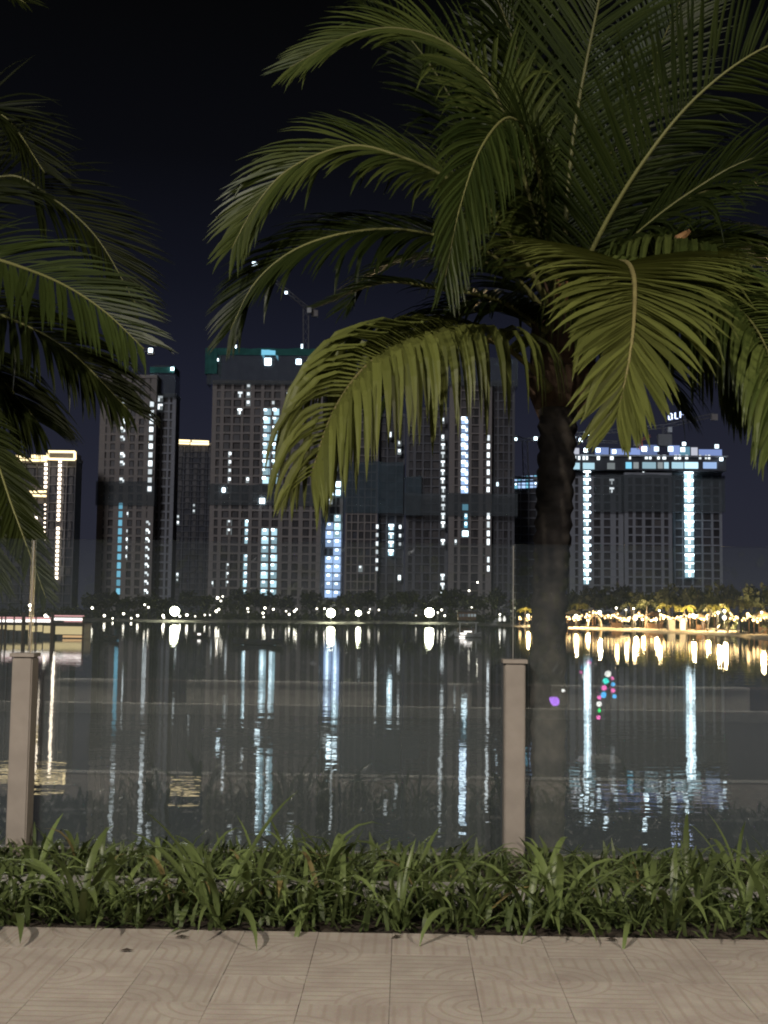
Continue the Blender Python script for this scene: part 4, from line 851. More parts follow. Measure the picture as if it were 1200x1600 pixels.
# ---------------------------------------------------------------- glass balustrade
YF = 7.0
def glass_mat():
    m, n, l = new_mat('clear_glass'); n.remove(n['Principled BSDF'])
    tr = n.new('ShaderNodeBsdfTransparent'); tr.inputs[0].default_value = (0.965, 0.975, 0.97, 1)
    gl = n.new('ShaderNodeBsdfGlossy'); gl.inputs['Roughness'].default_value = 0.0; gl.inputs[0].default_value = (1, 1, 1, 1)
    lw = n.new('ShaderNodeLayerWeight'); lw.inputs[0].default_value = .5
    pw = n.new('ShaderNodeMath'); pw.operation = 'POWER'; pw.inputs[1].default_value = 5; l.new(lw.outputs['Facing'], pw.inputs[0])
    ma = n.new('ShaderNodeMath'); ma.operation = 'MULTIPLY_ADD'; ma.inputs[1].default_value = .9; ma.inputs[2].default_value = .055; l.new(pw.outputs[0], ma.inputs[0])
    ms = n.new('ShaderNodeMixShader'); l.new(ma.outputs[0], ms.inputs[0])
    df = n.new('ShaderNodeBsdfDiffuse'); df.inputs[0].default_value = (.42, .49, .50, 1)          # pale diffuse film, thicker low down
    tc = n.new('ShaderNodeTexCoord'); nz = n.new('ShaderNodeTexNoise'); nz.inputs['Scale'].default_value = 1.6; nz.inputs['Detail'].default_value = 7; l.new(tc.outputs['Object'], nz.inputs['Vector'])
    sz = n.new('ShaderNodeSeparateXYZ'); l.new(tc.outputs['Object'], sz.inputs[0])
    gm = n.new('ShaderNodeMapRange'); gm.inputs[1].default_value = 0.8; gm.inputs[2].default_value = 1.75; gm.inputs[3].default_value = .062; gm.inputs[4].default_value = .012; l.new(sz.outputs['Z'], gm.inputs[0])
    nm = n.new('ShaderNodeMath'); nm.operation = 'MULTIPLY'; l.new(gm.outputs[0], nm.inputs[0])
    na = n.new('ShaderNodeMapRange'); na.inputs[3].default_value = .75; na.inputs[4].default_value = 1.25; l.new(nz.outputs['Fac'], na.inputs[0]); l.new(na.outputs[0], nm.inputs[1])
    dm = n.new('ShaderNodeMixShader'); l.new(nm.outputs[0], dm.inputs[0]); l.new(tr.outputs[0], dm.inputs[1]); l.new(df.outputs[0], dm.inputs[2])
    l.new(dm.outputs[0], ms.inputs[1]); l.new(gl.outputs[0], ms.inputs[2]); l.new(ms.outputs[0], n['Material Output'].inputs[0])
    return m
M['glass'] = glass_mat()
def film_mat():
    m, n, l = new_mat('balloon_film'); n.remove(n['Principled BSDF']); tr = n.new('ShaderNodeBsdfTransparent'); gl = n.new('ShaderNodeBsdfGlossy'); gl.inputs['Roughness'].default_value = .05
    lw = n.new('ShaderNodeLayerWeight'); lw.inputs[0].default_value = .3; ms = n.new('ShaderNodeMixShader'); l.new(lw.outputs['Fresnel'], ms.inputs[0]); l.new(tr.outputs[0], ms.inputs[1]); l.new(gl.outputs[0], ms.inputs[2]); l.new(ms.outputs[0], n['Material Output'].inputs[0]); return m
M['film'] = film_mat()
M['glass_edge'] = pbr('polished_glass_edge', (0.42, 0.48, 0.44), 0.25, 0.1, 5)
M['alu'] = pbr('aluminium', (0.36, 0.35, 0.32), 0.4, 0.1, 6, metal=.6)
pxs = [P(41, 1180, YF).x, P(801, 1180, YF).x]; SPN = pxs[1]-pxs[0]; posts = [pxs[0]+SPN*k for k in range(-3, 5)]
fence = empty('glass_balustrade', (0, YF, 0), 'clear glass balustrade with beige stone posts along the lake edge', 'balustrade')
ztop = P(500, 847, YF).z; zpost = P(801, 1036, YF-.07).z; zbot = P(600, 1331, YF).z
HW = .058
for x in posts:
    bm = bmesh.new(); bmesh.ops.create_cube(bm, size=1)
    for v in bm.verts: v.co = Vector((v.co.x*HW*2, v.co.y*.13, (v.co.z+.5)*(zpost+.05)))
    bmesh.ops.bevel(bm, geom=[e for e in bm.edges], offset=.007, segments=2, affect='EDGES')
    me = bpy.data.meshes.new('post'); bm.to_mesh(me); bm.free(); me.materials.append(M['post'])
    o = link('post', me, (x, YF-.075, -.05), fence)
    m_ = MB(); m_.box((x-HW-.012, YF-.15, zpost+.001), (x+HW+.012, YF-.02, zpost+.022)); m_.build('post_cap', M['post'], fence)
    m_ = MB(); m_.box((x-.0025, YF-.012, zpost+.02), (x+.0025, YF+.012, ztop-.01)); m_.build('joint_strip', M['alu'], fence)
for x0, x1 in zip(posts, posts[1:]):
    m_ = MB(); a, c = x0+.012, x1-.012
    m_.cur = 0
    for y in (YF-.006, YF+.006): m_.quad((a, y, zbot), (c, y, zbot), (c, y, ztop), (a, y, ztop))
    m_.cur = 1
    m_.quad((a, YF-.006, ztop), (c, YF-.006, ztop), (c, YF+.006, ztop), (a, YF+.006, ztop))
    m_.quad((a, YF-.006, zbot), (a, YF+.006, zbot), (a, YF+.006, ztop), (a, YF-.006, ztop)); m_.quad((c, YF-.006, zbot), (c, YF+.006, zbot), (c, YF+.006, ztop), (c, YF-.006, ztop))
    m_.build('glass_panel', [M['glass'], M['glass_edge']], fence)
    m_ = MB(); m_.box((x0+HW+.01, YF-.014, zbot-.012), (x1-HW-.01, YF+.014, zbot)); m_.build('bottom_rail', M['alu'], fence)

# low kerb stones among the plants
kr = empty('planter_kerb', (0, 5.72, 0), 'low grey kerb of concrete stones half hidden among the plants', 'kerb'); rk = random.Random(2)
for k in range(-4, 5):
    m_ = MB(); y = 5.92 + rk.uniform(-.01, .01); m_.box((k*.9-.445, y, -.06), (k*.9+.445, y+.13, .075+rk.uniform(-.008, .008))); m_.build('kerb_stone', M['kerb'], kr)

# ---------------------------------------------------------------- lily plants
def lily_mesh(seed):
    r = random.Random(seed); mb = MB(); n = 8; L = 1.0; ang = r.uniform(.95, 1.35); p = Vector((0, 0, 0)); rows_ = []; curl = r.uniform(.06, .30)
    for i in range(n+1):
        u = i/n; wv = .030*(.55+.9*u-.2*u*u)*(1-u**3.2)+.0006 if u < 1 else .0006
        d = Vector((math.cos(ang), 0, math.sin(ang))); nn = Vector((-math.sin(ang), 0, math.cos(ang)))
        rows_.append((p+Vector((0, wv, 0))+nn*wv*.35, p.copy(), p-Vector((0, wv, 0))+nn*wv*.35)); p = p+d*L/n; ang -= curl*(.4+1.6*u)
    for i in range(n):
        for j in range(2): mb.quad(rows_[i][j], rows_[i+1][j], rows_[i+1][j+1], rows_[i][j+1])
    bm = bmesh.new(); me = mb.mesh('leaf', M['lily']); bm.from_mesh(me); bmesh.ops.remove_doubles(bm, verts=bm.verts, dist=.0001); bm.to_mesh(me); bm.free()
    me.polygons.foreach_set('use_smooth', [True]*len(me.polygons)); return me
LILY = [lily_mesh(k) for k in range(7)]
M['lily_dry'] = leaf_mat('dry_lily_leaf', (0.16, 0.12, 0.04), (0.30, 0.24, 0.10), 0.2, 0.6)
DRY = []
for me_ in LILY[:3]:
    q_ = me_.copy(); q_.materials.clear(); q_.materials.append(M['lily_dry']); DRY.append(q_)
rl = random.Random(17)
clumps = []
for px, ybase, big in ((20, 1440, .9), (62, 1425, .8), (128, 1440, 1.25), (178, 1428, .9), (215, 1442, .8), (268, 1432, .85), (300, 1422, .8), (342, 1444, 1.3), (388, 1430, .95), (432, 1438, .85), (470, 1444, .85), (505, 1424, 1.15), (538, 1440, .95), (575, 1426, .75), (622, 1448, 1.0), (660, 1430, .9), (702, 1446, .85), (742, 1444, 1.05), (782, 1430, .8), (826, 1442, .95), (868, 1446, 1.0), (905, 1430, .85), (945, 1446, 1.05), (985, 1450, .85), (1020, 1430, .9), (1052, 1448, .95), (1095, 1440, 1.0), (1130, 1424, .8), (1168, 1448, 1.05), (1205, 1440, 1.0),
                       (40, 1390, .8), (105, 1395, .8), (160, 1385, .85), (240, 1392, .75), (320, 1388, .8), (405, 1392, .95), (455, 1385, .85), (520, 1390, .9), (640, 1392, .75), (690, 1388, .7), (760, 1392, .7), (850, 1390, .85), (930, 1394, .85), (1000, 1392, .75), (1075, 1396, .85), (1150, 1398, .9), (-20, 1440, 1), (1240, 1450, 1)):
    clumps.append((px, ybase, big))
names_l = []
def where(px, front):
    marks = [(41, 'left post'), (180, 'cyan streak'), (415, 'bright streak'), (517, 'twin streak'), (727, 'thin streak'), (801, 'right post'), (920, 'cyan lamp streak'), (1082, 'rightmost streak')]
    m = min(marks, key=lambda q: abs(q[0]-px)); side = 'left of' if px < m[0]-14 else ('right of' if px > m[0]+14 else 'under')
    return side + ' ' + m[1]
for i, (px, yb, big) in enumerate(clumps):
    b = G(px, yb, 0.0); b.z = -.012; front = yb > 1410
    size = 'large' if big > 1.1 else ('small' if big < .84 else 'middling')
    rank = sorted(q[0] for q in clumps if (q[1] > 1410) == front).index(px)
    lab = f"{size} lily clump, {ORD[rank]} from left in the {'front row' if front else 'back row'}, {where(px, front)}"
    if 5.84 < b.y < 6.12: b.y = 6.2
    r = empty('lily_plant', b, lab, 'plant', 'lily plants in the strip before the glass'); r.rotation_euler = (0, 0, 0)
    n = int(rl.uniform(10, 16)*(.8+.3*big))
    for k in range(n):
        az = 2*math.pi*k/n*1.618*2 + rl.uniform(-.4, .4); L = .44*big*rl.uniform(.6, 1.25)
        o = link('leaf', DRY[rl.randrange(3)] if rl.random() < .05 else LILY[rl.randrange(7)], b + Vector((math.cos(az)*.02, math.sin(az)*.02, 0)), r, rot=(rl.uniform(-.15, .15), rl.uniform(-.45, .45), az), scale=(L, L*rl.uniform(.8, 1.6), L))
# ground cover: short leaves and sprigs between the clumps
gc = MB(); rg = random.Random(23)
for k in range(6500):
    x = rg.uniform(-3.2, 3.2); y = rg.uniform(5.39, 6.9); az = rg.uniform(0, 6.283); L = rg.uniform(.04, .17); up = rg.uniform(.3, 1.4); wv = rg.uniform(.006, .016)
    d = Vector((math.cos(az)*math.cos(up), math.sin(az)*math.cos(up), math.sin(up))); sd = Vector((-math.sin(az), math.cos(az), 0))*wv
    if rg.random() < .012: y = 5.37
    p = Vector((x, y, -.012 + rg.uniform(0, .05))); q = p+d*L*.55; e = q+(d-Vector((0, 0, .5))).normalized()*L*.45
    gc.quad(p-sd*.6, p+sd*.6, q+sd, q-sd); gc.quad(q-sd, q+sd, e+sd*.15, e-sd*.15)
tag(gc.build('ground_cover', M['cover']), 'low leafy ground cover filling the planting strip', 'ground cover', kind='stuff')
# a few dry leaves on the pavement edge
lf = MB(); lf.quad((-.03, 0, .004), (0, -.012, .01), (.035, 0, .006), (0, .012, .012)); LFM = lf.mesh('fallen_leaf', M['soil'])
for px, py, a, lab in ((284, 1466, .1, 'small dark fallen leaf on the pavement left of centre'), (197, 1487, .0, 'dark fallen leaf lying along a tile joint at left'), (620, 1466, .6, 'dry leaf scrap on the pavement edge near the middle'), (955, 1470, -.4, 'dry leaf scrap on the pavement edge at right')):
    tag(link('fallen_leaf', LFM, G(px, py, .002), rot=(0, 0, a)), lab, 'leaf', 'fallen leaves on the pavement')

# ---------------------------------------------------------------- palms
def make_leaflet(mb, p, d, N, L, wv, droop, r, n=6):
    rows_ = []; q = p.copy(); dd = d.copy(); ds = L/n
    for i in range(n+1):
        u = i/n; wid = wv*(.45+1.6*u if u < .3 else .93+.07)*(1-((u-.3)/.7)**2.2 if u > .3 else 1)
        sd = dd.cross(N)
        if sd.length < .05: sd = dd.orthogonal()
        sd.normalize(); nn = sd.cross(dd); wid = max(wid, .0012)
        rows_.append((q+sd*wid/2, q - nn*wid*.22, q-sd*wid/2))
        q = q + dd*ds; dd = (dd + Vector((0, 0, -1))*droop*ds*(.4+1.4*u) + Vector((r.uniform(-1, 1), r.uniform(-1, 1), r.uniform(-1, 1)))*.02).normalized()
    k = len(mb.v)
    for a in rows_: mb.v += list(a)
    for i in range(n):
        for j in range(2): mb.f.append((k+i*3+j, k+(i+1)*3+j, k+(i+1)*3+j+1, k+i*3+j+1)); mb.m.append(mb.cur)
def frond(palm, ctrl, L=.9, n=54, hint=None, droop=1.2, wv=.042, a0=62, a1=28, mat='frond', single=False, seed=0, t0=.1, rad=.022, lift=.15, sides=(1, -1), Lside=(1, 1), stub_mat='rachis'):
    r = random.Random(seed*7+1); pts = catmull([P(*c) for c in ctrl], 48)
    if not single: n = int(n*1.6)
    ln = [0]
    for a, b in zip(pts, pts[1:]): ln.append(ln[-1]+(b-a).length)
    mb = MB(); mb.tube(pts, [rad*(1-.85*(i/48)**.8)*(1.35 if i < 4 else 1) for i in range(49)], 6)
    fr = mb.build('frond', M[stub_mat], palm, origin=pts[0], smooth=True)
    if single: fr_group = []
    jm = MB()
    for i in range(n):
        for s_, Ls in zip(sides, Lside):
            t = t0 + (1-t0)*(i + r.uniform(-.25, .25) + (.25 if s_ > 0 else 0))/n; t = min(max(t, .02), .995); u = t*ln[-1]
            k = max(j for j in range(48) if ln[j] <= u + 1e-9) if u < ln[-1] else 47
            f = (u-ln[k])/max(1e-6, ln[k+1]-ln[k]); p = pts[k].lerp(pts[k+1], f); T = (pts[min(k+2, 48)]-pts[max(k-1, 0)]).normalized()
            h = Vector(hint) if hint else Vector((0, 0, 1)); N = h - T*h.dot(T)
            if N.length < .12: N = Vector((0, -1, .3)) - T*Vector((0, -1, .3)).dot(T)
            N.normalize(); B = T.cross(N)
            ang = R(a0 + (a1-a0)*t + r.uniform(-5, 5)); pr = math.sin(math.pi*min(1, .16+.80*t))**.55
            ll = L*Ls*pr*r.uniform(.86, 1.08)
            if r.random() < .03: ll *= .5
            if r.random() < .05: continue
            kink = r.uniform(2.0, 5.0) if r.random() < .10 else 1.0
            d = (T*math.cos(ang) + B*s_*math.sin(ang) + N*lift).normalized()
            tgt = MB() if single else jm
            make_leaflet(tgt, p, d, N, ll, wv*r.uniform(.8, 1.15)*(.55+.45*pr), droop*r.uniform(.7, 1.3)*kink, r)
            if single: tgt.build('leaflet', M[mat], fr, origin=p, smooth=False)
    if not single:
        o = jm.build('leaflet', M[mat], fr, origin=pts[0]); o['kind'] = 'stuff'
    return fr

def palm_trunk(palm, ctrl, r0, r1, n=96, sides=18, seed=1):
    pts = catmull([P(*c) for c in ctrl], n); r = random.Random(seed); rad = []
    for i in range(n+1):
        u = i/n; q = r0+(r1-r0)*u; rad.append(q*(1+.075*math.sin(i*math.pi/2.0+r.uniform(-.4, .4))+r.uniform(-.03, .03)))
    mb = MB(); mb.tube(pts, rad, sides)
    for v in mb.v: v += Vector((r.uniform(-1, 1), r.uniform(-1, 1), 0))*.004
    return mb.build('trunk', M['trunk'], palm, origin=pts[0], smooth=True)

Y0 = 9.6
zg = -.53
pb = P(856, 1335, Y0); pb.z = zg
palm = empty('coconut_palm', pb, 'large coconut palm with a thick trunk right behind the glass, crown filling the upper right', 'palm tree')
palm_trunk(palm, [(855, 1345, Y0), (857, 1150, Y0), (858, 950, Y0), (863, 850, Y0), (868, 750, Y0), (872, 650, Y0), (876, 560, Y0)], .135, .155)
# fibrous crown base and cut stubs
rp_ = random.Random(4)
cbase = P(878, 555, Y0)
for k in range(14):
    az = 2*math.pi*k/14 + rp_.uniform(-.2, .2); d = Vector((math.cos(az), math.sin(az), 0)); z = rp_.uniform(-.40, .12)
    p0 = cbase + d*.12 + Vector((0, 0, z-.15)); p1 = p0 + d*rp_.uniform(.08, .16) + Vector((0, 0, rp_.uniform(.25, .45)))
    mb = MB(); mb.tube([p0, p0.lerp(p1, .5)+d*.03, p1], [.07, .055, .03], 6); mb.build('leaf_boot', M['boot'], palm, origin=p0)
mb = MB(); mb.tube([P(872, 640, Y0), P(874, 580, Y0), P(878, 520, Y0), P(880, 470, Y0)], [.18, .24, .25, .16], 12); mb.build('crown_shaft', M['boot'], palm, smooth=True)
mb = MB(); mb.tube([P(1040, 388, Y0-.9), P(1058, 376, Y0-.95), P(1078, 360, Y0-1.0)], [.035, .045, .015], 6); mb.build('dry_sheath', M['dry'], palm)
for q, (a, b) in enumerate((((872, 470), (868, 410)), ((884, 470), (886, 400)), ((866, 500), (850, 440)), ((845, 540), (815, 470)))):
    mb = MB(); mb.tube([P(*a, Y0-.35), P((a[0]+b[0])/2+3, (a[1]+b[1])/2, Y0-.4), P(*b, Y0-.42)], [.03, .02, .008], 6); mb.build('dry_sheath' if q < 2 else 'leaf_boot', M['dry' if q < 2 else 'boot'], palm)

C = lambda x, y, dy=0: (x, y, Y0+dy)
# the frond list: control points along the rachis in photo pixels with their depth
# back layer
frond(palm, [C(876, 500, .2), C(850, 300, .9), C(815, 120, 1.4), C(790, -80, 1.6)], 1.0, 50, (0, -1, .2), .5, seed=20)
frond(palm, [C(880, 500, .2), C(930, 300, 1.0), C(1010, 120, 1.5), C(1090, -60, 1.8)], 1.0, 50, (0, -1, .3), .5, seed=21)
frond(palm, [C(872, 490, .2), C(790, 330, .9), C(720, 180, 1.3), C(640, 60, 1.5), C(560, 0, 1.5)], .85, 50, (0, -.6, .8), .8, seed=22)
frond(palm, [C(886, 480, .2), C(980, 380, 1.0), C(1100, 300, 1.5), C(1230, 290, 1.7), C(1330, 360, 1.8)], .95, 50, (0, -.5, .9), .9, seed=23)
frond(palm, [C(872, 500, .2), C(780, 420, 1.0), C(690, 400, 1.5), C(600, 420, 1.6), C(540, 480, 1.6)], .8, 46, (0, -.4, .9), 1.3, seed=24)
frond(palm, [C(886, 500, .3), C(990, 450, 1.2), C(1090, 430, 1.7), C(1190, 470, 1.9), C(1260, 560, 2.0)], .95, 50, (0, -.4, .9), 1.4, seed=25)
frond(palm, [C(876, 480, 0), C(840, 250, -.2), C(800, 60, -.4), C(735, -60, -.6), C(640, -90, -.7), C(520, -30, -.8)], .9, 54, (0, -.5, .9), 1.2, seed=26)
# 1 the upright frond, seen flat on
frond(palm, [C(874, 480, -.1), C(882, 370, -.25), C(898, 200, -.4), C(936, 0, -.55), C(975, -170, -.5)], 1.02, 62, (0, 1, 0), .28, wv=.030, a0=58, a1=34, seed=1, rad=.03, lift=.05)
# 2 right upper frond
frond(palm, [C(886, 490, -.1), C(930, 380, -.4), C(1000, 260, -.7), C(1090, 150, -.9), C(1200, 72, -1.0), C(1330, 40, -1.0)], .92, 62, (-.35, .8, .45), .35, wv=.030, a0=66, a1=36, seed=2, rad=.026, Lside=(1, .8))
# 3 left top arch
frond(palm, [C(868, 470, -.1), C(825, 300, -.5), C(775, 150, -.7), C(705, 72, -.8), C(620, 44, -.9), C(540, 58, -.9), C(452, 106, -.9)], .78, 60, (.15, -.75, .65), 1.0, seed=3, a1=22, mat='frond_lit', lift=.05)
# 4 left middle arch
frond(palm, [C(866, 490, -.1), C(780, 345, -.5), C(700, 280, -.8), C(620, 243, -1.0), C(545, 228, -1.1), C(455, 262, -1.2), C(400, 320, -1.2), C(362, 388, -1.2)], .78, 62, (.2, -.7, .7), 1.1, seed=4, a1=20, lift=.05, mat='frond_lit')
# 5 left lower
frond(palm, [C(862, 500, -.1), C(770, 400, -.5), C(650, 362, -.8), C(555, 362, -1.0), C(465, 388, -1.1), C(400, 440, -1.1), C(360, 515, -1.1)], .80, 58, (.1, -.6, .8), 1.2, seed=5, a1=20, lift=.05)
# 6 sparse frond
frond(palm, [C(858, 520, -.2), C(780, 470, -.8), C(690, 452, -1.2), C(600, 442, -1.4), C(500, 478, -1.5)], .42, 34, (0, -.3, 1), 1.0, seed=6)
# 7 hanging golden frond, leaflets one by one
frond(palm, [C(858, 608, -.25), C(830, 575, -.45), C(775, 535, -.8), C(700, 526, -1.2), C(632, 540, -1.6), C(572, 572, -1.9), C(520, 645, -2.1), C(485, 745, -2.2)], 1.12, 76, (.15, -.25, 1), 6.5, wv=.064, a0=74, a1=34, mat='frond_lit_gold', single=True, seed=7, rad=.032, lift=.62, t0=.16, stub_mat='stub')
# 8 folded frond coming over towards the viewer
frond(palm, [C(868, 480, -.1), C(852, 330, -.5), C(830, 225, -.9), C(795, 184, -1.3), C(752, 230, -1.7), C(718, 325, -1.9), C(694, 440, -2.0)], .8, 60, (.55, -.5, .6), 1.6, wv=.040, seed=8, a0=55, a1=16)
# 9 bright front right frond, leaflets one by one
frond(palm, [C(890, 500, -.2), C(935, 432, -.9), C(972, 410, -1.6), C(990, 432, -2.3), C(990, 505, -2.8), C(980, 580, -3.0), C(964, 648, -3.1)], 1.0, 112, (.05, -.5, .9), .6, wv=.066, mat='frond_lit_gold', single=True, seed=9, rad=.034, a0=88, a1=16, lift=.22, t0=.14, stub_mat='stub')
# 10 right lower fronds with long drooping leaflets
frond(palm, [C(898, 500, -.2), C(985, 432, -1.0), C(1075, 440, -1.6), C(1150, 480, -2.0), C(1200, 560, -2.2), C(1232, 690, -2.3)], 1.2, 62, (0, -.35, 1), 5.0, wv=.050, seed=10, lift=.5, a1=34, mat='frond_lit')
frond(palm, [C(898, 500, -.2), C(1030, 446, -1.2), C(1145, 478, -2.0), C(1205, 565, -2.5), C(1215, 690, -2.7)], .95, 56, (0, -.35, 1), 5.0, wv=.05, seed=41, lift=.5, a1=34, mat='frond_lit')
frond(palm, [C(898, 500, -.1), C(1000, 405, -.7), C(1100, 392, -1.2), C(1190, 440, -1.5), C(1260, 540, -1.7)], 1.05, 58, (0, -.35, 1), 4.0, wv=.046, seed=40, lift=.4, a1=34, mat='frond_lit')
frond(palm, [C(894, 520, -.1), C(970, 480, -.7), C(1050, 490, -1.2), C(1120, 545, -1.5), C(1165, 640, -1.7)], .95, 56, (0, -.35, 1), 5.0, wv=.048, seed=11, lift=.5, a1=34, mat='frond_lit')
frond(palm, [C(892, 480, 0), C(980, 380, -.5), C(1080, 300, -.8), C(1190, 245, -1.0), C(1330, 250, -1.1)], .9, 58, (0, -.6, .8), 1.3, wv=.036, seed=12)
frond(palm, [C(895, 500, .1), C(1000, 410, .2), C(1100, 370, .2), C(1200, 380, .2), C(1300, 440, .2)], .9, 54, (0, -.5, .9), 1.6, seed=13)
frond(palm, [C(868, 540, -.1), C(800, 490, -.3), C(730, 490, -.4), C(660, 530, -.5), C(610, 610, -.5)], .85, 50, (0, -.3, 1), 2.0, wv=.044, seed=14, lift=.3)
frond(palm, [C(890, 560, .1), C(950, 530, .3), C(1010, 560, .5), C(1060, 640, .6)], .8, 44, (0, -.3, 1), 2.0, seed=15, lift=.3)

# left palm, crown just outside the picture
YL = 9.0
lb = P(-190, 1335, YL); lb.z = -.4
palm2 = empty('coconut_palm', lb, 'coconut palm at the left edge with only its right hand fronds in view', 'palm tree')
D = lambda x, y, dy=0: (x, y, YL+dy)
palm_trunk(palm2, [(-192, 1345, YL), (-190, 1000, YL), (-185, 750, YL), (-180, 520, YL)], .17, .165, seed=2)
frond(palm2, [D(-180, 480), D(-90, 400, -.4), D(-30, 400, -.8), D(40, 420, -1.0), D(105, 448, -1.2), D(165, 488, -1.3), D(225, 545, -1.4)], .74, 62, (.1, -.8, .6), .8, wv=.042, seed=31, single=True, lift=.05)
frond(palm2, [D(-180, 470), D(-90, 320, .1), D(10, 275, .2), D(75, 305, .2), D(150, 370, .2), D(215, 480, .2)], .8, 56, (.3, -.7, .6), .5, mat='frond_shaded', seed=32, wv=.030)
frond(palm2, [D(-180, 450), D(-120, 260, 0), D(-50, 170, .1), D(10, 185, .1), D(70, 270, .1)], .75, 50, (.4, -.7, .5), .4, mat='frond_shaded', seed=33, wv=.026)
frond(palm2, [D(-180, 520), D(-90, 600, -.4), D(-20, 690, -.7), D(22, 800, -.9), D(72, 935, -1.0)], .42, 60, (.45, -.55, .7), 1.6, seed=34, wv=.044, mat='frond_shaded')
frond(palm2, [D(-180, 500), D(-80, 470, -.1), D(20, 500, -.3), D(110, 550, -.4), D(200, 640, -.4)], .8, 54, (.1, -.5, .85), 1.6, mat='frond_shaded', seed=35)
frond(palm2, [D(-180, 500), D(-100, 520, .4), D(-20, 570, .6), D(60, 660, .7)], .9, 50, (.1, -.5, .85), 1.9, mat='frond_shaded', seed=36)
frond(palm2, [D(-180, 520), D(-110, 640, 0), D(-60, 760, .1), D(-20, 900, .1)], .8, 46, (.4, -.5, .7), 1.6, mat='frond_shaded', seed=37)
frond(palm2, [D(-180, 440), D(-170, 220, -.2), D(-120, 40, -.3), D(-40, -40, -.3), D(40, 5, -.3)], .6, 44, (.4, -.7, .6), .8, mat='frond_shaded', seed=38)

# ---------------------------------------------------------------- street side behind the camera: lamps, planting, balloon stand
def street_lamp(x, y, label, energy):
    r = empty('street_lamp', (x, y, -.02), label, 'street lamp', 'street lamps behind the pavement'); H = 7.6
    mb = MB(); mb.tube([(x, y, -.05), (x, y, 3), (x, y, H)], [.11, .09, .06], 10); mb.build('pole', M['dark_metal'], r)
    mb = MB(); mb.tube(catmull([(x, y, H-.1), (x, y+1.0, H+.35), (x, y+3.0, H+.45)], 8), .04, 8); mb.build('arm', M['dark_metal'], r)
    mb = MB(); mb.box((x-.14, y+2.9, H+.42), (x+.14, y+3.6, H+.54)); mb.build('lamp_head', M['dark_metal'], r)
    mb = MB(); mb.box((x-.11, y+2.95, H+.40), (x+.11, y+3.55, H+.418)); mb.build('lamp_glass', M['street_glow'], r)
    ld = bpy.data.lights.new('street_lamp_light', 'AREA'); ld.shape = 'RECTANGLE'; ld.size = .22; ld.size_y = .58; ld.energy = energy; ld.color = (1.0, .90, .74)
    lo = bpy.data.objects.new('street_lamp_light', ld); COL.objects.link(lo); lo.parent = r; lo.location = (0, 3.25, H+.40); lo.rotation_euler = (R(12), 0, 0)
street_lamp(-4.5, -6.0, 'street lamp behind the viewer on the left', 1750)
street_lamp(7.5, -6.0, 'street lamp behind the viewer on the right', 1600)
# low wall of pale panels and dark brick panels along the median, and the shrubs behind it
def mirror(px, py, D):                         # place whose mirror image in the glass shows at this pixel
    p = P(px, py, D); return Vector((p.x, 2*YF - p.y, p.z))
rbed = random.Random(8)
M['dark_brick'] = pbr('dark_brick', (0.10, 0.065, 0.055), 0.9, 0.3, 9, 0.3)
lw_ = empty('median_wall', (0, -4.3, 0), 'low median wall of pale and dark panels across the road behind the viewer', 'wall')
cuts = [-400, -60, 85, 180, 290, 420, 590, 700, 738, 862, 1030, 1172, 1330, 1500, 1800]
for k, (a_, c_) in enumerate(zip(cuts, cuts[1:])):
    pale = a_ in (85, 290, 420, 700, 862, 1030, -400, 1500); xa = mirror(a_, 1090, 2*YF+4.2).x; xb = mirror(c_, 1090, 2*YF+4.2).x; xa, xb = min(xa, xb), max(xa, xb)
    mb = MB(); mb.box((xa+.006, -4.42, -.05), (xb-.006, -4.2 - (.0 if pale else .012), .30)); mb.build('wall_panel', M['pale_paver' if pale else 'dark_brick'], lw_)
    mb = MB(); mb.box((xa+.004, -4.44, .301), (xb-.004, -4.185, .335)); mb.build('coping', M['white_paint' if pale else 'dark_brick'], lw_)
mb = MB()
for k in range(5000):
    p = Vector((rbed.uniform(-12, 12), rbed.uniform(-9.3, -4.6), rbed.uniform(0, .28))); a = Vector((rbed.gauss(0, 1), rbed.gauss(0, 1), rbed.gauss(0, .6))).normalized(); b = a.orthogonal().normalized(); s_ = rbed.uniform(.04, .10)
    mb.quad(p-a*s_, p+b*s_*.5, p+a*s_, p-b*s_*.5)
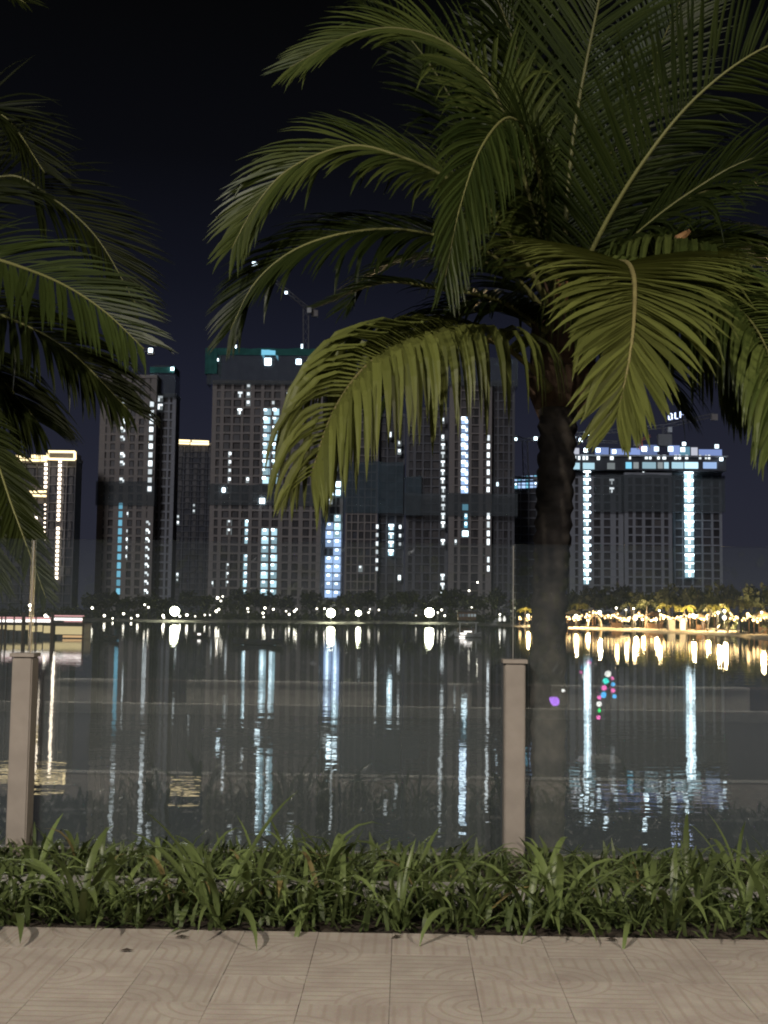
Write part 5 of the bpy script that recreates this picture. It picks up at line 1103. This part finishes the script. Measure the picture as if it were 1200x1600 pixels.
tag(mb.build('median_shrubs', M['cover']), 'low dark shrubs on the median behind the viewer', 'shrubs', kind='stuff')
# tall hedge far behind
mb = MB()
for k in range(5000):
    p = Vector((rbed.uniform(-25, 25), rbed.uniform(-12, -9.9), abs(rbed.gauss(0, 1.2)))); a = Vector((rbed.gauss(0, 1), rbed.gauss(0, 1), rbed.gauss(0, 1))).normalized(); b = a.orthogonal().normalized(); s_ = rbed.uniform(.1, .25)
    mb.quad(p-a*s_, p+b*s_*.6, p+a*s_, p-b*s_*.6)
tag(mb.build('hedge', M['cover']), 'dark hedge across the road behind the viewer', 'hedge', kind='stuff')

# vendor's stand with clear LED balloons, mirrored in the glass
LD = {}
for nm, c in (('white', (1, 1, .95)), ('teal', (.05, .9, .75)), ('pink', (1, .18, .55)), ('blue', (.08, .5, 1)), ('green', (.05, .9, .2)), ('purple', (.5, .2, 1))): LD[nm] = emit('led_'+nm+'_toy', c, 9.0)
DB = 13.0
b = mirror(935, 1105, DB); st = empty('balloon_stand', (b.x, b.y, -.15), 'clear balloon on a stick wound with coloured LED lights, mirrored in the glass', 'balloon')
mb = MB(); mb.tube([(b.x, b.y, -.15), mirror(934, 1070, DB)], .012, 6); mb.tube([(b.x, b.y, -.15), (b.x, b.y, -.10)], [.25, .2], 10); mb.build('stick', M['hull_white'], st)
c = mirror(932, 1055, DB); mb = MB(); mb.ball(c, .2, 18, 12)
bl = mb.build('balloon', M['film'], st, origin=c, smooth=True)
for x, y, nm, q in ((950, 1053, 'white', .034), (946.5, 1064, 'teal', .034), (944, 1075, 'pink', .03), (943, 1086, 'blue', .034), (936, 1090, 'pink', .024), (936, 1100, 'white', .03), (936, 1110, 'green', .022), (935, 1121, 'pink', .024), (957, 1060, 'pink', .018), (958, 1069, 'blue', .024), (958, 1079, 'pink', .024), (960, 1088, 'blue', .024), (867, 1096, 'purple', .05), (862, 1093, 'purple', .028), (880, 1079, 'white', .018)):
    p = mirror(x, y, DB); mb = MB(); mb.ball(p, q, 10, 6); mb.build('led_bulb', LD[nm], st, origin=p, smooth=True)
